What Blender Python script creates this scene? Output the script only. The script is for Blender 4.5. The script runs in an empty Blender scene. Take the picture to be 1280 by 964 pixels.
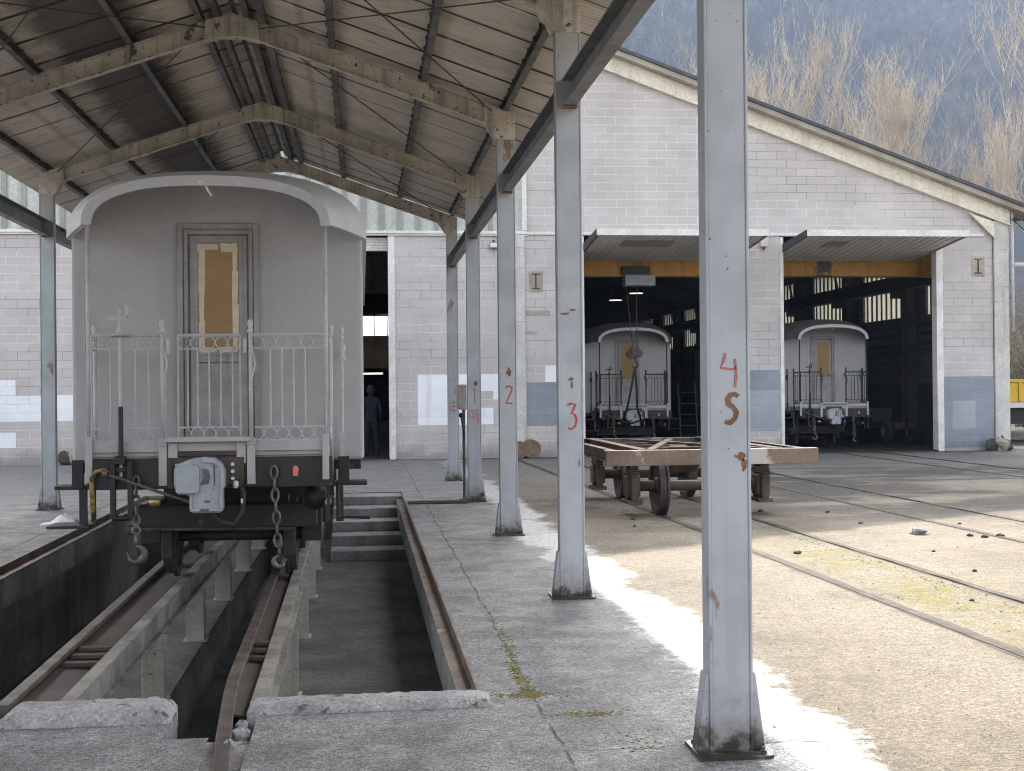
import bpy, bmesh, math, random
from mathutils import Vector, Matrix
R = math.radians
C = bpy.context.scene.collection
rnd = random.Random(7)

# ------------------------------------------------------------------ helpers
class MB:
    """collects shapes (world coordinates) and links them as ONE mesh object"""
    def __init__(s): s.v = []; s.f = []
    def add(s, vs, fs):
        n = len(s.v); s.v += [tuple(p) for p in vs]; s.f += [tuple(i + n for i in f) for f in fs]; return s
    def box(s, x0, x1, y0, y1, z0, z1):
        return s.add([(x0,y0,z0),(x1,y0,z0),(x1,y1,z0),(x0,y1,z0),(x0,y0,z1),(x1,y0,z1),(x1,y1,z1),(x0,y1,z1)],
                     [(0,3,2,1),(4,5,6,7),(0,1,5,4),(1,2,6,5),(2,3,7,6),(3,0,4,7)])
    def prism(s, poly, a0, a1, axis='y'):
        def P(p, a): return {'y': (p[0], a, p[1]), 'x': (a, p[0], p[1]), 'z': (p[0], p[1], a)}[axis]
        n = len(poly)
        vs = [P(p, a0) for p in poly] + [P(p, a1) for p in poly]
        fs = [tuple(range(n)), tuple(range(2*n-1, n-1, -1))] + [(i, (i+1) % n, n + (i+1) % n, n + i) for i in range(n)]
        return s.add(vs, fs)
    def tube(s, pts, r, n=8, cap=True):
        pts = [Vector(p) for p in pts]; rs = r if isinstance(r, (list, tuple)) else [r]*len(pts)
        vs = []; fs = []; up = None
        for i, p in enumerate(pts):
            d = (pts[min(i+1, len(pts)-1)] - pts[max(i-1, 0)])
            if d.length < 1e-9: d = Vector((0,0,1))
            d.normalize()
            if up is None:
                up = Vector((0,0,1)) if abs(d.z) < .9 else Vector((1,0,0))
            a = d.cross(up)
            if a.length < 1e-6: a = d.cross(Vector((.3,.9,.1)))
            a.normalize(); b = a.cross(d); up = b.copy()
            for k in range(n):
                t = 2*math.pi*k/n; vs.append(p + (a*math.cos(t) + b*math.sin(t))*rs[i])
        for i in range(len(pts)-1):
            for k in range(n): fs.append((i*n+k, i*n+(k+1) % n, (i+1)*n+(k+1) % n, (i+1)*n+k))
        if cap: fs += [tuple(range(n-1, -1, -1)), tuple(range((len(pts)-1)*n, len(pts)*n))]
        return s.add(vs, fs)
    def bar(s, p0, p1, w, h):
        """rectangular bar along p0-p1, w sideways, h upwards"""
        p0, p1 = Vector(p0), Vector(p1); d = (p1-p0).normalized()
        up = Vector((0,0,1)) if abs(d.z) < .95 else Vector((0,1,0))
        a = d.cross(up).normalized()*w/2; b = a.cross(d).normalized()*h/2
        q = [p + sa*a + sb*b for p in (p0, p1) for sa, sb in ((-1,-1),(1,-1),(1,1),(-1,1))]
        return s.add(q, [(3,2,1,0),(4,5,6,7),(0,1,5,4),(1,2,6,5),(2,3,7,6),(3,0,4,7)])
    def ibeam(s, p0, p1, w, h, t=.012):
        """I section along p0-p1"""
        p0, p1 = Vector(p0), Vector(p1); d = (p1-p0).normalized(); up = Vector((0,0,1))
        if abs(d.z) > .95: up = Vector((0,1,0))
        a = d.cross(up).normalized(); b = a.cross(d).normalized()
        for ca, cb, ww, hh in ((0, h/2-t/2, w, t), (0, -h/2+t/2, w, t), (0, 0, t, h-2*t)):
            q = [p + a*(ca+sa*ww/2) + b*(cb+sb*hh/2) for p in (p0, p1) for sa, sb in ((-1,-1),(1,-1),(1,1),(-1,1))]
            s.add(q, [(3,2,1,0),(4,5,6,7),(0,1,5,4),(1,2,6,5),(2,3,7,6),(3,0,4,7)])
        return s
    def ring(s, c, rad, r, axis='y', n=20, m=6, a0=0, a1=2*math.pi):
        pts = []
        full = abs(a1-a0-2*math.pi) < 1e-6
        for k in range(n+1):
            t = a0 + (a1-a0)*k/n; u, w = rad*math.cos(t), rad*math.sin(t)
            pts.append(Vector(c) + Vector({'y': (u,0,w), 'x': (0,u,w), 'z': (u,w,0)}[axis]))
        return s.tube(pts, r, m, cap=not full)
    def lathe(s, prof, c, axis='z', n=24):
        """prof: (radius, height) pairs about c"""
        vs = []; fs = []; c = Vector(c)
        for rr, h in prof:
            for k in range(n):
                t = 2*math.pi*k/n; u, w = rr*math.cos(t), rr*math.sin(t)
                vs.append(c + Vector({'z': (u,w,h), 'x': (h,u,w), 'y': (w,h,u)}[axis]))
        for i in range(len(prof)-1):
            for k in range(n): fs.append((i*n+k, i*n+(k+1) % n, (i+1)*n+(k+1) % n, (i+1)*n+k))
        fs += [tuple(range(n-1,-1,-1)), tuple(range((len(prof)-1)*n, len(prof)*n))]
        return s.add(vs, fs)
    def sphere(s, c, r, n=10, m=6, sq=(1,1,1), jit=0):
        vs = []; fs = []
        for i in range(m+1):
            ph = math.pi*i/m
            for k in range(n):
                t = 2*math.pi*k/n; j = 1+jit*(rnd.random()-.5)
                vs.append((c[0]+r*sq[0]*j*math.sin(ph)*math.cos(t), c[1]+r*sq[1]*j*math.sin(ph)*math.sin(t), c[2]+r*sq[2]*j*math.cos(ph)))
        for i in range(m):
            for k in range(n): fs.append((i*n+k, (i+1)*n+k, (i+1)*n+(k+1) % n, i*n+(k+1) % n))
        return s.add(vs, fs)
    def build(s, name, m=None, parent=None, smooth=False, bevel=0, origin=None, fix=True, seg=2):
        off = Vector((0,0,0))
        if parent is not None: off = wloc(parent)
        loc = Vector((0,0,0))
        if origin is not None: loc = Vector(origin) - off; off = Vector(origin)
        me = bpy.data.meshes.new(name)
        me.from_pydata([tuple(Vector(p)-off) for p in s.v], [], s.f)
        if fix:
            bm = bmesh.new(); bm.from_mesh(me)
            bmesh.ops.remove_doubles(bm, verts=bm.verts, dist=1e-5) if smooth else None
            bmesh.ops.recalc_face_normals(bm, faces=bm.faces); bm.to_mesh(me); bm.free()
        if smooth: me.polygons.foreach_set('use_smooth', [True]*len(me.polygons))
        me.update()
        o = bpy.data.objects.new(name, me); C.objects.link(o); o.location = loc
        if m: me.materials.append(m)
        if parent is not None: o.parent = parent
        if bevel:
            b = o.modifiers.new('bevel', 'BEVEL'); b.width = bevel; b.segments = seg; b.limit_method = 'ANGLE'; b.angle_limit = R(40)
            if smooth is False: b.harden_normals = False
        return o

def wloc(o):
    p = Vector((0,0,0))
    while o is not None: p += o.location; o = o.parent
    return p
def tag(o, label=None, cat=None, group=None, kind=None):
    if label: o['label'] = label
    if cat: o['category'] = cat
    if group: o['group'] = group
    if kind: o['kind'] = kind
    return o
def empty(name, loc, label, cat, group=None):
    o = bpy.data.objects.new(name, None); C.objects.link(o); o.location = loc; o.empty_display_size = .3
    return tag(o, label, cat, group)
def copy_tree(o, parent=None):
    c = o.copy(); C.objects.link(c); c.parent = parent
    for ch in [x for x in bpy.data.objects if x.parent == o]: copy_tree(ch, c)
    return c

# ------------------------------------------------------------------ materials
class NT:
    def __init__(s, name):
        s.m = bpy.data.materials.new(name); s.m.use_nodes = True; s.t = s.m.node_tree; s.t.nodes.clear()
        s.out = s.t.nodes.new('ShaderNodeOutputMaterial'); s.co = None
    def n(s, typ, **kw):
        nd = s.t.nodes.new('ShaderNode'+typ)
        for k, v in kw.items():
            if k in nd.inputs: s.set(nd.inputs[k], v)
            else: setattr(nd, k, v)
        return nd
    def set(s, inp, v):
        if isinstance(v, bpy.types.NodeSocket): s.t.links.new(v, inp)
        else:
            if inp.type == 'RGBA' and len(v) == 3: v = (*v, 1)
            inp.default_value = v
    def coord(s):
        if s.co is None: s.co = s.n('TexCoord').outputs['Object']
        return s.co
    def sep(s, v=None):
        nd = s.n('SeparateXYZ'); s.set(nd.inputs[0], v or s.coord()); return nd.outputs
    def math(s, op, a, b=0., c=0., clamp=False):
        nd = s.n('Math', operation=op); nd.use_clamp = clamp
        for i, x in enumerate((a, b, c)): s.set(nd.inputs[i], x)
        return nd.outputs[0]
    def noise(s, scale, detail=4, rough=.55, vec=None, stretch=None, dist=0):
        v = vec or s.coord()
        if stretch:
            mp = s.n('Mapping'); s.set(mp.inputs['Vector'], v); mp.inputs['Scale'].default_value = stretch; v = mp.outputs[0]
        nd = s.n('TexNoise'); s.set(nd.inputs['Vector'], v); nd.inputs['Scale'].default_value = scale
        nd.inputs['Detail'].default_value = detail; nd.inputs['Roughness'].default_value = rough; nd.inputs['Distortion'].default_value = dist
        return nd.outputs['Fac']
    def vor(s, scale, feature='F1', vec=None):
        nd = s.n('TexVoronoi', feature=feature); s.set(nd.inputs['Vector'], vec or s.coord()); nd.inputs['Scale'].default_value = scale
        return nd.outputs['Distance']
    def ramp(s, v, lo, hi, a=0., b=1.):
        nd = s.n('MapRange', interpolation_type='SMOOTHSTEP'); nd.clamp = True
        for i, x in enumerate((v, lo, hi, a, b)): s.set(nd.inputs[i], x)
        return nd.outputs[0]
    def mix(s, f, a, b):
        nd = s.n('Mix', data_type='RGBA'); s.set(nd.inputs[0], f); s.set(nd.inputs[6], a); s.set(nd.inputs[7], b); return nd.outputs[2]
    def scale(s, col, f):
        nd = s.n('Mix', data_type='RGBA', blend_type='MULTIPLY'); nd.inputs[0].default_value = 1
        s.set(nd.inputs[6], col); cc = s.n('CombineColor'); [s.set(cc.inputs[i], f) for i in range(3)]
        s.set(nd.inputs[7], cc.outputs[0]); return nd.outputs[2]
    def bump(s, h, strength, dist=.01, prev=None):
        nd = s.n('Bump'); nd.inputs['Strength'].default_value = strength; nd.inputs['Distance'].default_value = dist
        s.set(nd.inputs['Height'], h)
        if prev: s.set(nd.inputs['Normal'], prev)
        return nd.outputs[0]
    def done(s, col, rough=.8, metal=0., normal=None, spec=None, **kw):
        b = s.n('BsdfPrincipled'); s.set(b.inputs['Base Color'], col); s.set(b.inputs['Roughness'], rough); s.set(b.inputs['Metallic'], metal)
        if spec is not None: s.set(b.inputs['Specular IOR Level'], spec)
        if normal: s.set(b.inputs['Normal'], normal)
        for k, v in kw.items(): s.set(b.inputs[k.replace('_', ' ')], v)
        s.t.links.new(b.outputs[0], s.out.inputs[0]); return s.m

def mat(name, c1, c2=None, scale=4, rough=.75, metal=0., bump=.15, bscale=60, bdist=.004, lo=.35, hi=.65, spots=None, streak=None, fine=.12, spec=None):
    """two colours mixed by noise, fine grain, optional (colour, scale, threshold) spots, optional vertical streaks"""
    t = NT(name); c2 = c2 or tuple(x*.75 for x in c1)
    col = t.mix(t.ramp(t.noise(scale, 6, .6), lo, hi), c1, c2)
    if fine: col = t.scale(col, t.ramp(t.noise(scale*14, 3), .3, .7, 1-fine, 1+fine))
    if streak:
        sc, sco, amt = streak
        col = t.mix(t.math('MULTIPLY', t.ramp(t.noise(sc, 4, .6, stretch=(1,1,.07)), .48, .72), amt), col, sco)
    rg = rough
    if spots:
        for sco, ssc, th in (spots if isinstance(spots, list) else [spots]):
            m = t.ramp(t.noise(ssc, 5, .62), th, th+.05); col = t.mix(m, col, sco)
    nm = t.bump(t.noise(bscale, 5, .6), bump, bdist) if bump else None
    return t.done(col, rg, metal, nm, spec)

M = {}
PAINT = (.30,.32,.35)
def column_mat():
    t = NT('column_paint'); z = t.sep()['Z']
    oi = t.n('ObjectInfo'); vm = t.n('VectorMath', operation='ADD'); t.set(vm.inputs[0], t.coord()); t.set(vm.inputs[1], oi.outputs['Location']); t.co = vm.outputs[0]
    col = t.mix(t.ramp(t.noise(3, 5), .35, .68), (.42,.445,.485), (.35,.37,.405))
    col = t.mix(t.math('MULTIPLY', t.ramp(t.noise(7, 4, .6, stretch=(1,1,.05)), .52, .75), .35), col, (.24,.24,.23))
    col = t.mix(t.ramp(z, 3.6, 4.5, 0, .8), col, (.36,.345,.305))                 # beige towards the top
    col = t.mix(t.ramp(t.noise(26, 5, .7), .665, .69), col, (.10,.07,.05))           # chips
    col = t.mix(t.math('MULTIPLY', t.ramp(t.noise(2.3, 5, .65, stretch=(1,1,.35)), .64, .68), .85), col, (.20,.10,.055))  # rust
    g = t.math('ADD', z, t.math('MULTIPLY', t.math('SUBTRACT', t.noise(9, 5, .65), .5), .55))
    col = t.mix(t.ramp(g, .34, -.02, 0, .8), col, (.16,.13,.10))
    col = t.mix(t.ramp(g, .13, .0, 0, 1), col, (.035,.028,.022))
    return t.done(col, .45, 0, t.bump(t.noise(35, 5), .12, .004))
def ground_mat():
    t = NT('yard_concrete'); s = t.sep(); x, y = s['X'], s['Y']
    big = t.noise(.35, 6, .6); mid = t.noise(2.2, 7, .62); finez = t.noise(38, 6, .75); grit = t.noise(110, 3, .7)
    # asphalt of the open yard
    asp = t.mix(t.ramp(mid, .3, .7), (.19,.158,.12), (.125,.106,.082))
    asp = t.mix(t.ramp(big, .42, .62), asp, (.205,.175,.132))
    # slab below the canopy
    slab = t.mix(t.ramp(mid, .33, .68), (.28,.272,.265), (.15,.146,.142))
    slab = t.mix(t.math('MULTIPLY', t.ramp(t.noise(.9, 6, .65), .5, .7), .6), slab, (.21,.20,.195))
    wob = t.math('MULTIPLY', t.math('SUBTRACT', t.noise(.8, 2.5, .5), .5), .9)
    wob = t.math('ADD', wob, t.math('MULTIPLY', t.math('SUBTRACT', t.noise(7, 6, .8), .5), .62)); xe = t.math('ADD', x, wob)
    f = t.ramp(xe, 2.18, 2.34)
    col = t.mix(f, slab, asp)
    # sun glare along the slab edge, painted as a pale strip, and the pale dry band beside the track
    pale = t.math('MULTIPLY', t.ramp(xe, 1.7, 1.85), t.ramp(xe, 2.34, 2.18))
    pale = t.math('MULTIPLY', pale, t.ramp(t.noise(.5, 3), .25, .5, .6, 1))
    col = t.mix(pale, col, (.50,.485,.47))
    band = t.math('MULTIPLY', t.ramp(xe, 3.25, 3.5), t.ramp(xe, 3.95, 3.75))
    col = t.mix(t.math('MULTIPLY', band, .5), col, (.21,.185,.14))
    # moss in the track
    tr = t.math('MULTIPLY', t.ramp(xe, 3.75, 4.25), t.ramp(xe, 5.1, 4.8))
    tr = t.math('MULTIPLY', tr, t.ramp(y, 15.5, 11.))
    col = t.mix(t.math('MULTIPLY', tr, t.ramp(t.noise(1.7, 6, .7), .44, .64, .05, .9)), col, (.145,.135,.02))
    # dark oily yard in front of the doors
    oil = t.math('MULTIPLY', t.ramp(x, 4.2, 6.5), t.math('MULTIPLY', t.ramp(y, 13.5, 17.5), t.ramp(y, 28., 23., .25, 1)))
    oil = t.math('MULTIPLY', oil, t.ramp(t.noise(.55, 6, .68, stretch=(.6,1.3,1)), .40, .55))
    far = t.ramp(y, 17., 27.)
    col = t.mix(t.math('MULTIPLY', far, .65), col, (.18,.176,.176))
    col = t.mix(t.math('MULTIPLY', oil, .8), col, (.035,.033,.033))
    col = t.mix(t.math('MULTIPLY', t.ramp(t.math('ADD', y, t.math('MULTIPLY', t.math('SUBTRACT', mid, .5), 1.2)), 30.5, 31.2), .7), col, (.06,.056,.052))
    # inside of the hall
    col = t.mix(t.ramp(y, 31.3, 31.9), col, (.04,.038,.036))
    # left yard, tarmac
    col = t.mix(t.ramp(x, -4.7, -5.6), col, (.21,.20,.195))
    # joints: a long one beside the pit, some across
    def joint(v, at, w, amp, seed):
        d = t.math('ABSOLUTE', t.math('SUBTRACT', t.math('ADD', v, t.math('MULTIPLY', t.math('SUBTRACT', t.noise(seed, 5, .7), .5), amp)), at))
        return t.ramp(d, w, w*.35)
    inslab = t.math('MULTIPLY', t.ramp(x, 2.5, 2.4), t.ramp(x, -4.4, -4.2))
    j = t.math('MULTIPLY', joint(x, .90, .012, .12, 1.3), t.ramp(t.noise(3.3, 3), .38, .55))
    for k in range(-1, 5): j = t.math('MAXIMUM', j, t.math('MULTIPLY', joint(y, 5.95+4.49*k, .010, .45, .9+.13*k), t.math('MULTIPLY', t.ramp(x, .88, .9), t.ramp(t.noise(2.1+.1*k, 3), .40, .58))))
    j = t.math('MAXIMUM', j, joint(x, -3.72, .014, .10, 1.1))
    j = t.math('MULTIPLY', j, inslab)
    col = t.mix(t.math('MULTIPLY', j, .8), col, (.07,.065,.055))
    # stains
    col = t.mix(t.math('MULTIPLY', t.ramp(t.noise(.8, 7, .7, dist=.6), .55, .70), .6), col, (.062,.057,.052))
    col = t.scale(col, t.math('MULTIPLY', t.ramp(t.math('ADD', t.math('MULTIPLY', finez, .5), t.math('MULTIPLY', grit, .5)), .40, .60, .35, 1.65), t.ramp(t.noise(11, 5, .7), .3, .7, .78, 1.22)))
    col = t.mix(t.math('MULTIPLY', t.ramp(t.vor(55), .24, .14), .40), col, (.50,.48,.45))
    col = t.mix(t.math('MULTIPLY', t.ramp(t.vor(38), .20, .10), .45), col, (.06,.055,.05))
    col = t.mix(t.math('MULTIPLY', t.ramp(t.noise(17, 4, .7), .66, .70), .5), col, (.08,.075,.065))
    h = t.math('ADD', t.math('MULTIPLY', finez, .7), t.math('MULTIPLY', grit, .6))
    h = t.math('SUBTRACT', h, t.math('MULTIPLY', j, 1.5))
    nm = t.bump(h, .75, .012, t.bump(mid, .4, .05))
    return t.done(col, t.ramp(finez, .3, .7, .68, .9), 0, nm, spec=t.math('MULTIPLY_ADD', f, -.26, .38))
def block_mat(name, c1, c2, mortar, axis='X', msize=.018, dirt=.5, wall=True):
    t = NT(name); s = t.sep()
    cc = t.n('CombineXYZ'); t.set(cc.inputs[0], s[axis]); t.set(cc.inputs[1], s['Z'])
    b = t.n('TexBrick', offset=.5); t.set(b.inputs['Vector'], cc.outputs[0])
    b.inputs['Scale'].default_value = 1; b.inputs['Brick Width'].default_value = .5; b.inputs['Row Height'].default_value = .2
    b.inputs['Mortar Size'].default_value = msize*.5; b.inputs['Mortar Smooth'].default_value = .3; b.inputs['Bias'].default_value = 0
    t.set(b.inputs['Color1'], c1); t.set(b.inputs['Color2'], c2); t.set(b.inputs['Mortar'], c1)
    # joints: light in some courses, dark in others, and faded here and there
    band = t.ramp(t.noise(.55, 2, .5, stretch=(.15,.15,1.6)), .47, .53)
    mc = t.mix(band, mortar[0], mortar[1])
    vis = t.ramp(t.noise(1.7, 4, .6), .3, .6, .35, 1)
    col = t.mix(t.math('MULTIPLY', b.outputs['Fac'], vis), b.outputs['Color'], mc)
    col = t.scale(col, t.ramp(t.noise(.7, 5, .6), .3, .7, .90, 1.08))
    col = t.scale(col, t.ramp(t.noise(40, 4, .7), .3, .7, .93, 1.06))
    g = t.math('ADD', s['Z'], t.math('MULTIPLY', t.math('SUBTRACT', t.noise(2.5, 5, .65), .5), 1.0))
    col = t.mix(t.ramp(g, .50, .02, 0, dirt), col, (.12,.11,.10))
    col = t.mix(t.math('MULTIPLY', t.ramp(t.noise(2.4, 5, .65, stretch=(1,1,.08)), .58, .75), .22), col, (.25,.23,.21))
    nm = t.bump(b.outputs['Fac'], -.5, .006, t.bump(t.noise(55, 5), .35, .004))
    return t.done(col, .85, 0, nm)
def sheet_mat():
    t = NT('roof_sheet_metal'); s = t.sep(); y = s['Y']
    col = t.mix(t.ramp(t.noise(2.5, 6, .65, stretch=(.35,1,1)), .33, .66), (.74,.67,.58), (.60,.54,.465))
    col = t.mix(t.math('MULTIPLY', t.ramp(t.noise(7, 6, .7, stretch=(.25,1.6,1)), .50, .72), .75), col, (.40,.34,.275))
    # dirt along the lap of each sheet
    fr = t.math('FRACT', t.math('DIVIDE', t.math('ADD', y, 20), .83))
    d = t.math('ABSOLUTE', t.math('SUBTRACT', fr, .5))
    lap = t.math('MULTIPLY', t.ramp(d, .045, .012), t.ramp(t.noise(5, 4), .25, .5, .6, 1))
    col = t.mix(lap, col, (.045,.04,.036))
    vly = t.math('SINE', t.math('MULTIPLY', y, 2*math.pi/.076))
    col = t.scale(col, t.ramp(vly, -1., 1., 1.08, .72))     # shading of the corrugations painted into the colour
    # soot either side of the ridge
    xr = t.math('ABSOLUTE', t.math('ADD', s['X'], 1.385))
    col = t.mix(t.math('MULTIPLY', t.ramp(t.math('ADD', xr, t.math('MULTIPLY', t.math('SUBTRACT', t.noise(3, 5, .7), .5), .5)), .72, .3), .85), col, (.035,.033,.032))
    for c in (1.09, 2.1):
        dd = t.math('ABSOLUTE', t.math('SUBTRACT', xr, c+.05))
        col = t.mix(t.math('MULTIPLY', t.ramp(t.math('ADD', dd, t.math('MULTIPLY', t.math('SUBTRACT', t.noise(6, 5, .7), .5), .14)), .07, .01), .35), col, (.14,.125,.11))
    return t.done(col, t.ramp(t.noise(4, 4),   .3, .7, .5, .66), .0, t.bump(t.noise(20, 4), .1, .004))
def rail_top_mat(name, c1, c2): return mat(name, c1, c2, scale=6, rough=.5, metal=.55, bump=.3, bscale=50)

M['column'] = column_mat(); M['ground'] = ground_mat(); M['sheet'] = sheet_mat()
M['rafter'] = mat('dusty_rafter', (.58,.53,.44), (.42,.385,.315), 3.2, .6, 0, .2, 40, spots=[((.045,.04,.036), 16, .61), ((.10,.09,.08), 5, .63)], streak=(9, (.12,.11,.10), .5))
M['purlin'] = mat('sooty_purlin', (.17,.16,.145), (.08,.075,.07), 4, .6, .1, .2, 40)
M['rod'] = mat('brace_rod_steel', (.09,.085,.08), (.05,.045,.04), 6, .6, .3, 0)
M['eaves'] = mat('eaves_beam_paint', (.24,.24,.245), (.17,.165,.16), 3, .5, .1, .15, 40, spots=((.10,.065,.045), 9, .67))
M['block'] = block_mat('whitewashed_block', (.53,.498,.488), (.492,.458,.45), ((.665,.64,.63), (.29,.265,.255)))
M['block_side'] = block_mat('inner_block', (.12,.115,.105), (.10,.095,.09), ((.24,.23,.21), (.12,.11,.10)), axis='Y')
M['white_patch'] = block_mat('fresh_white_paint', (.84,.85,.89), (.82,.83,.87), ((.86,.86,.9), (.6,.6,.63)), dirt=.1)
M['grey_patch'] = block_mat('blue_grey_paint', (.27,.295,.345), (.24,.265,.31), ((.30,.33,.38), (.2,.22,.26)), dirt=.55)
M['grey_patch2'] = block_mat('pale_blue_paint', (.345,.368,.415), (.315,.338,.385), ((.39,.41,.45), (.27,.29,.33)), dirt=.5)
M['flash'] = mat('white_flashing', (.74,.73,.72), (.62,.60,.58), 2, .5, 0, .05)
M['cream'] = mat('cream_steel', (.74,.69,.58), (.66,.61,.51), 1.2, .55, 0, .08, spots=((.28,.22,.16), 4, .70), streak=(5, (.36,.31,.25), .35))
M['soffit'] = mat('roof_soffit', (.42,.38,.32), (.30,.27,.22), 2, .8)
M['roof_edge'] = mat('dark_roof_sheet', (.07,.075,.085), (.05,.052,.06), 2, .5, .3)
M['postcol'] = mat('portal_post_paint', (.58,.57,.55), (.48,.465,.44), 2, .6, 0, .1, streak=(6, (.25,.22,.19), .5), spots=((.20,.15,.11), 6, .68))
M['clad'] = mat('pale_green_cladding', (.50,.53,.49), (.42,.45,.41), 1, .45, 0, .05, streak=(5, (.30,.30,.25), .4))
M['cladrib'] = mat('grey_green_rib', (.30,.31,.285), (.24,.245,.225), 1, .5, 0, .05)
M['doorw'] = mat('door_panel_white', (.76,.72,.66), (.68,.64,.585), 1.5, .5, 0, .05, spots=((.33,.28,.23), 5, .68))
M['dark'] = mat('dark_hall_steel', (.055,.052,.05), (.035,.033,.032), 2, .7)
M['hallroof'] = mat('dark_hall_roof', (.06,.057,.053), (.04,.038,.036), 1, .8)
M['dado'] = mat('dark_painted_dado', (.055,.058,.065), (.04,.042,.046), 1.5, .7)
M['brownpan'] = mat('brown_partition', (.20,.155,.115), (.15,.115,.085), 2, .7, streak=(6, (.08,.06,.05), .5))
M['yellow'] = mat('crane_yellow', (.58,.30,.03), (.46,.23,.03), 1.2, .5, 0, .05, streak=(4, (.10,.07,.04), .6), spots=((.06,.045,.03), .8, .62))
M['hoistgrey'] = mat('hoist_grey', (.30,.33,.34), (.22,.24,.25), 5, .5, .2)
M['coach'] = mat('coach_grey_primer', (.435,.43,.435), (.385,.378,.38), 1.3, .62, 0, .05, 90, lo=.3, hi=.7, fine=.03, streak=(3, (.27,.265,.27), .25))
M['coachroof'] = mat('coach_roof_grey', (.54,.54,.55), (.47,.47,.48), 1.6, .55, 0, .05, fine=.04, spots=((.30,.30,.31), 3, .66))
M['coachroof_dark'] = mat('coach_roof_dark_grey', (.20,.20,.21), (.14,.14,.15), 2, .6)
M['iron'] = mat('grey_primed_iron', (.50,.50,.51), (.42,.42,.43), 8, .5, 0, .08, spots=((.20,.19,.185), 14, .68))
M['ironblack'] = mat('blackened_iron', (.045,.047,.055), (.03,.03,.034), 8, .45, .2, .08)
M['trim'] = mat('door_trim_grey', (.345,.335,.34), (.28,.268,.265), 5, .6, 0, .1, streak=(12, (.20,.185,.175), .55))
M['groove'] = mat('door_gap_dark', (.155,.148,.146), (.115,.108,.106), 5, .8)
M['board'] = mat('brown_cardboard', (.36,.235,.115), (.31,.20,.10), 2.2, .9, 0, .05, fine=.05, spots=((.22,.14,.07), 9, .74))
M['tape'] = mat('masking_tape', (.66,.58,.44), (.56,.48,.34), 9, .7, 0, .2)
M['chassis'] = mat('black_chassis', (.026,.025,.026), (.016,.0155,.016), 3, .55, .15, .2, spots=((.09,.065,.05), 6, .66))
M['webplate'] = mat('brown_web_plate', (.125,.10,.082), (.085,.07,.06), 2, .55, .15, .2)
M['greasy'] = mat('greasy_brown_steel', (.085,.066,.052), (.05,.04,.034), 4, .6, .25, .25)
M['coupler'] = mat('coupler_blue_grey', (.40,.43,.475), (.33,.355,.395), 6, .5, 0, .15, spots=((.06,.06,.07), 11, .66))
M['chain'] = mat('chain_steel', (.16,.15,.145), (.09,.085,.08), 9, .5, .5, .2)
M['wheel'] = mat('wheel_steel', (.10,.085,.075), (.06,.05,.045), 5, .55, .4, .2)
M['orange'] = mat('orange_marker', (.75,.20,.11), (.65,.16,.09), 9, .5)
M['zinc'] = mat('bright_bolt_zinc', (.72,.72,.71), (.6,.6,.6), 9, .4, .2)
M['brass'] = mat('brass_valve', (.45,.36,.16), (.35,.27,.11), 9, .4, .7)
M['hose_y'] = mat('yellow_hose', (.27,.18,.045), (.05,.042,.028), 12, .6, lo=.45, hi=.55)
M['rubber'] = mat('black_rubber', (.03,.03,.032), (.02,.02,.02), 8, .7)
M['rag'] = mat('white_rag', (.78,.77,.75), (.62,.61,.58), 12, .9, 0, .4, 30)
M['rust'] = mat('rusty_frame', (.135,.095,.07), (.07,.054,.044), 3, .7, .15, .35, 30, spots=((.30,.24,.20), 2.2, .61))
M['rustwash'] = mat('washed_rust_beam', (.23,.165,.12), (.15,.10,.07), 1.6, .6, .1, .25, 30, spots=[((.50,.46,.42), 1.3, .53), ((.20,.10,.05), 4, .64)])
M['rail'] = rail_top_mat('worn_rail', (.19,.16,.135), (.10,.08,.068))
M['yardrail'] = mat('dull_yard_rail', (.105,.09,.072), (.06,.052,.044), 4, .85, 0, .3, 50, spec=.12)
M['railrust'] = mat('pit_girder_paint', (.30,.28,.245), (.14,.12,.10), 2.5, .6, .05, .3, 40, spots=((.10,.075,.06), 18, .66))
M['pitpost'] = mat('pit_post_paint', (.46,.44,.385), (.36,.34,.29), 3, .65, 0, .15, spots=[((.20,.11,.05), 3.2, .66), ((.06,.05,.045), 12, .67)], streak=(7, (.20,.15,.10), .4))
M['angle'] = mat('rusty_edge_angle', (.20,.15,.115), (.10,.078,.062), 3, .65, .2, .3, 40, spots=((.30,.27,.24), 3, .66))
M['pit'] = mat('pit_concrete', (.125,.121,.115), (.07,.068,.064), 1.6, .85, 0, .5, 35, .01, spots=((.05,.047,.043), 2.6, .62), fine=.25)
M['pitwall'] = mat('pit_wall_concrete', (.27,.268,.262), (.17,.168,.162), 1.3, .85, 0, .4, 40, .008, streak=(4, (.07,.07,.067), .6), fine=.15)
M['kerb'] = mat('rough_kerb_concrete', (.44,.43,.42), (.30,.29,.285), 4, .9, 0, .9, 45, .02, spots=[((.12,.115,.11), 9, .62), ((.6,.59,.57), 14, .64)], fine=.25)
M['red'] = mat('red_marking_paint', (.48,.07,.05), (.36,.055,.045), 20, .6, 0, .1)
M['palered'] = mat('faded_red_paint', (.46,.15,.13), (.40,.14,.125), 20, .6, 0, .1)
M['rustmark'] = mat('rust_bloom', (.16,.08,.045), (.24,.13,.07), 22, .8, 0, .4)
M['beigebox'] = mat('beige_cabinet', (.58,.55,.48), (.50,.47,.41), 4, .5)
M['bark'] = mat('poplar_bark', (.46,.36,.24), (.36,.28,.19), 1.5, .85, 0, .0)
M['twig'] = mat('poplar_twigs', (.54,.47,.385), (.41,.36,.295), .3, .85, 0, .0)
M['brush'] = mat('dry_brush', (.30,.25,.18), (.20,.17,.12), .6, .9, 0, .0)
M['farwood'] = mat('far_wood_twigs', (.17,.155,.14), (.10,.092,.083), .02, .95, 0, .0)
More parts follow.
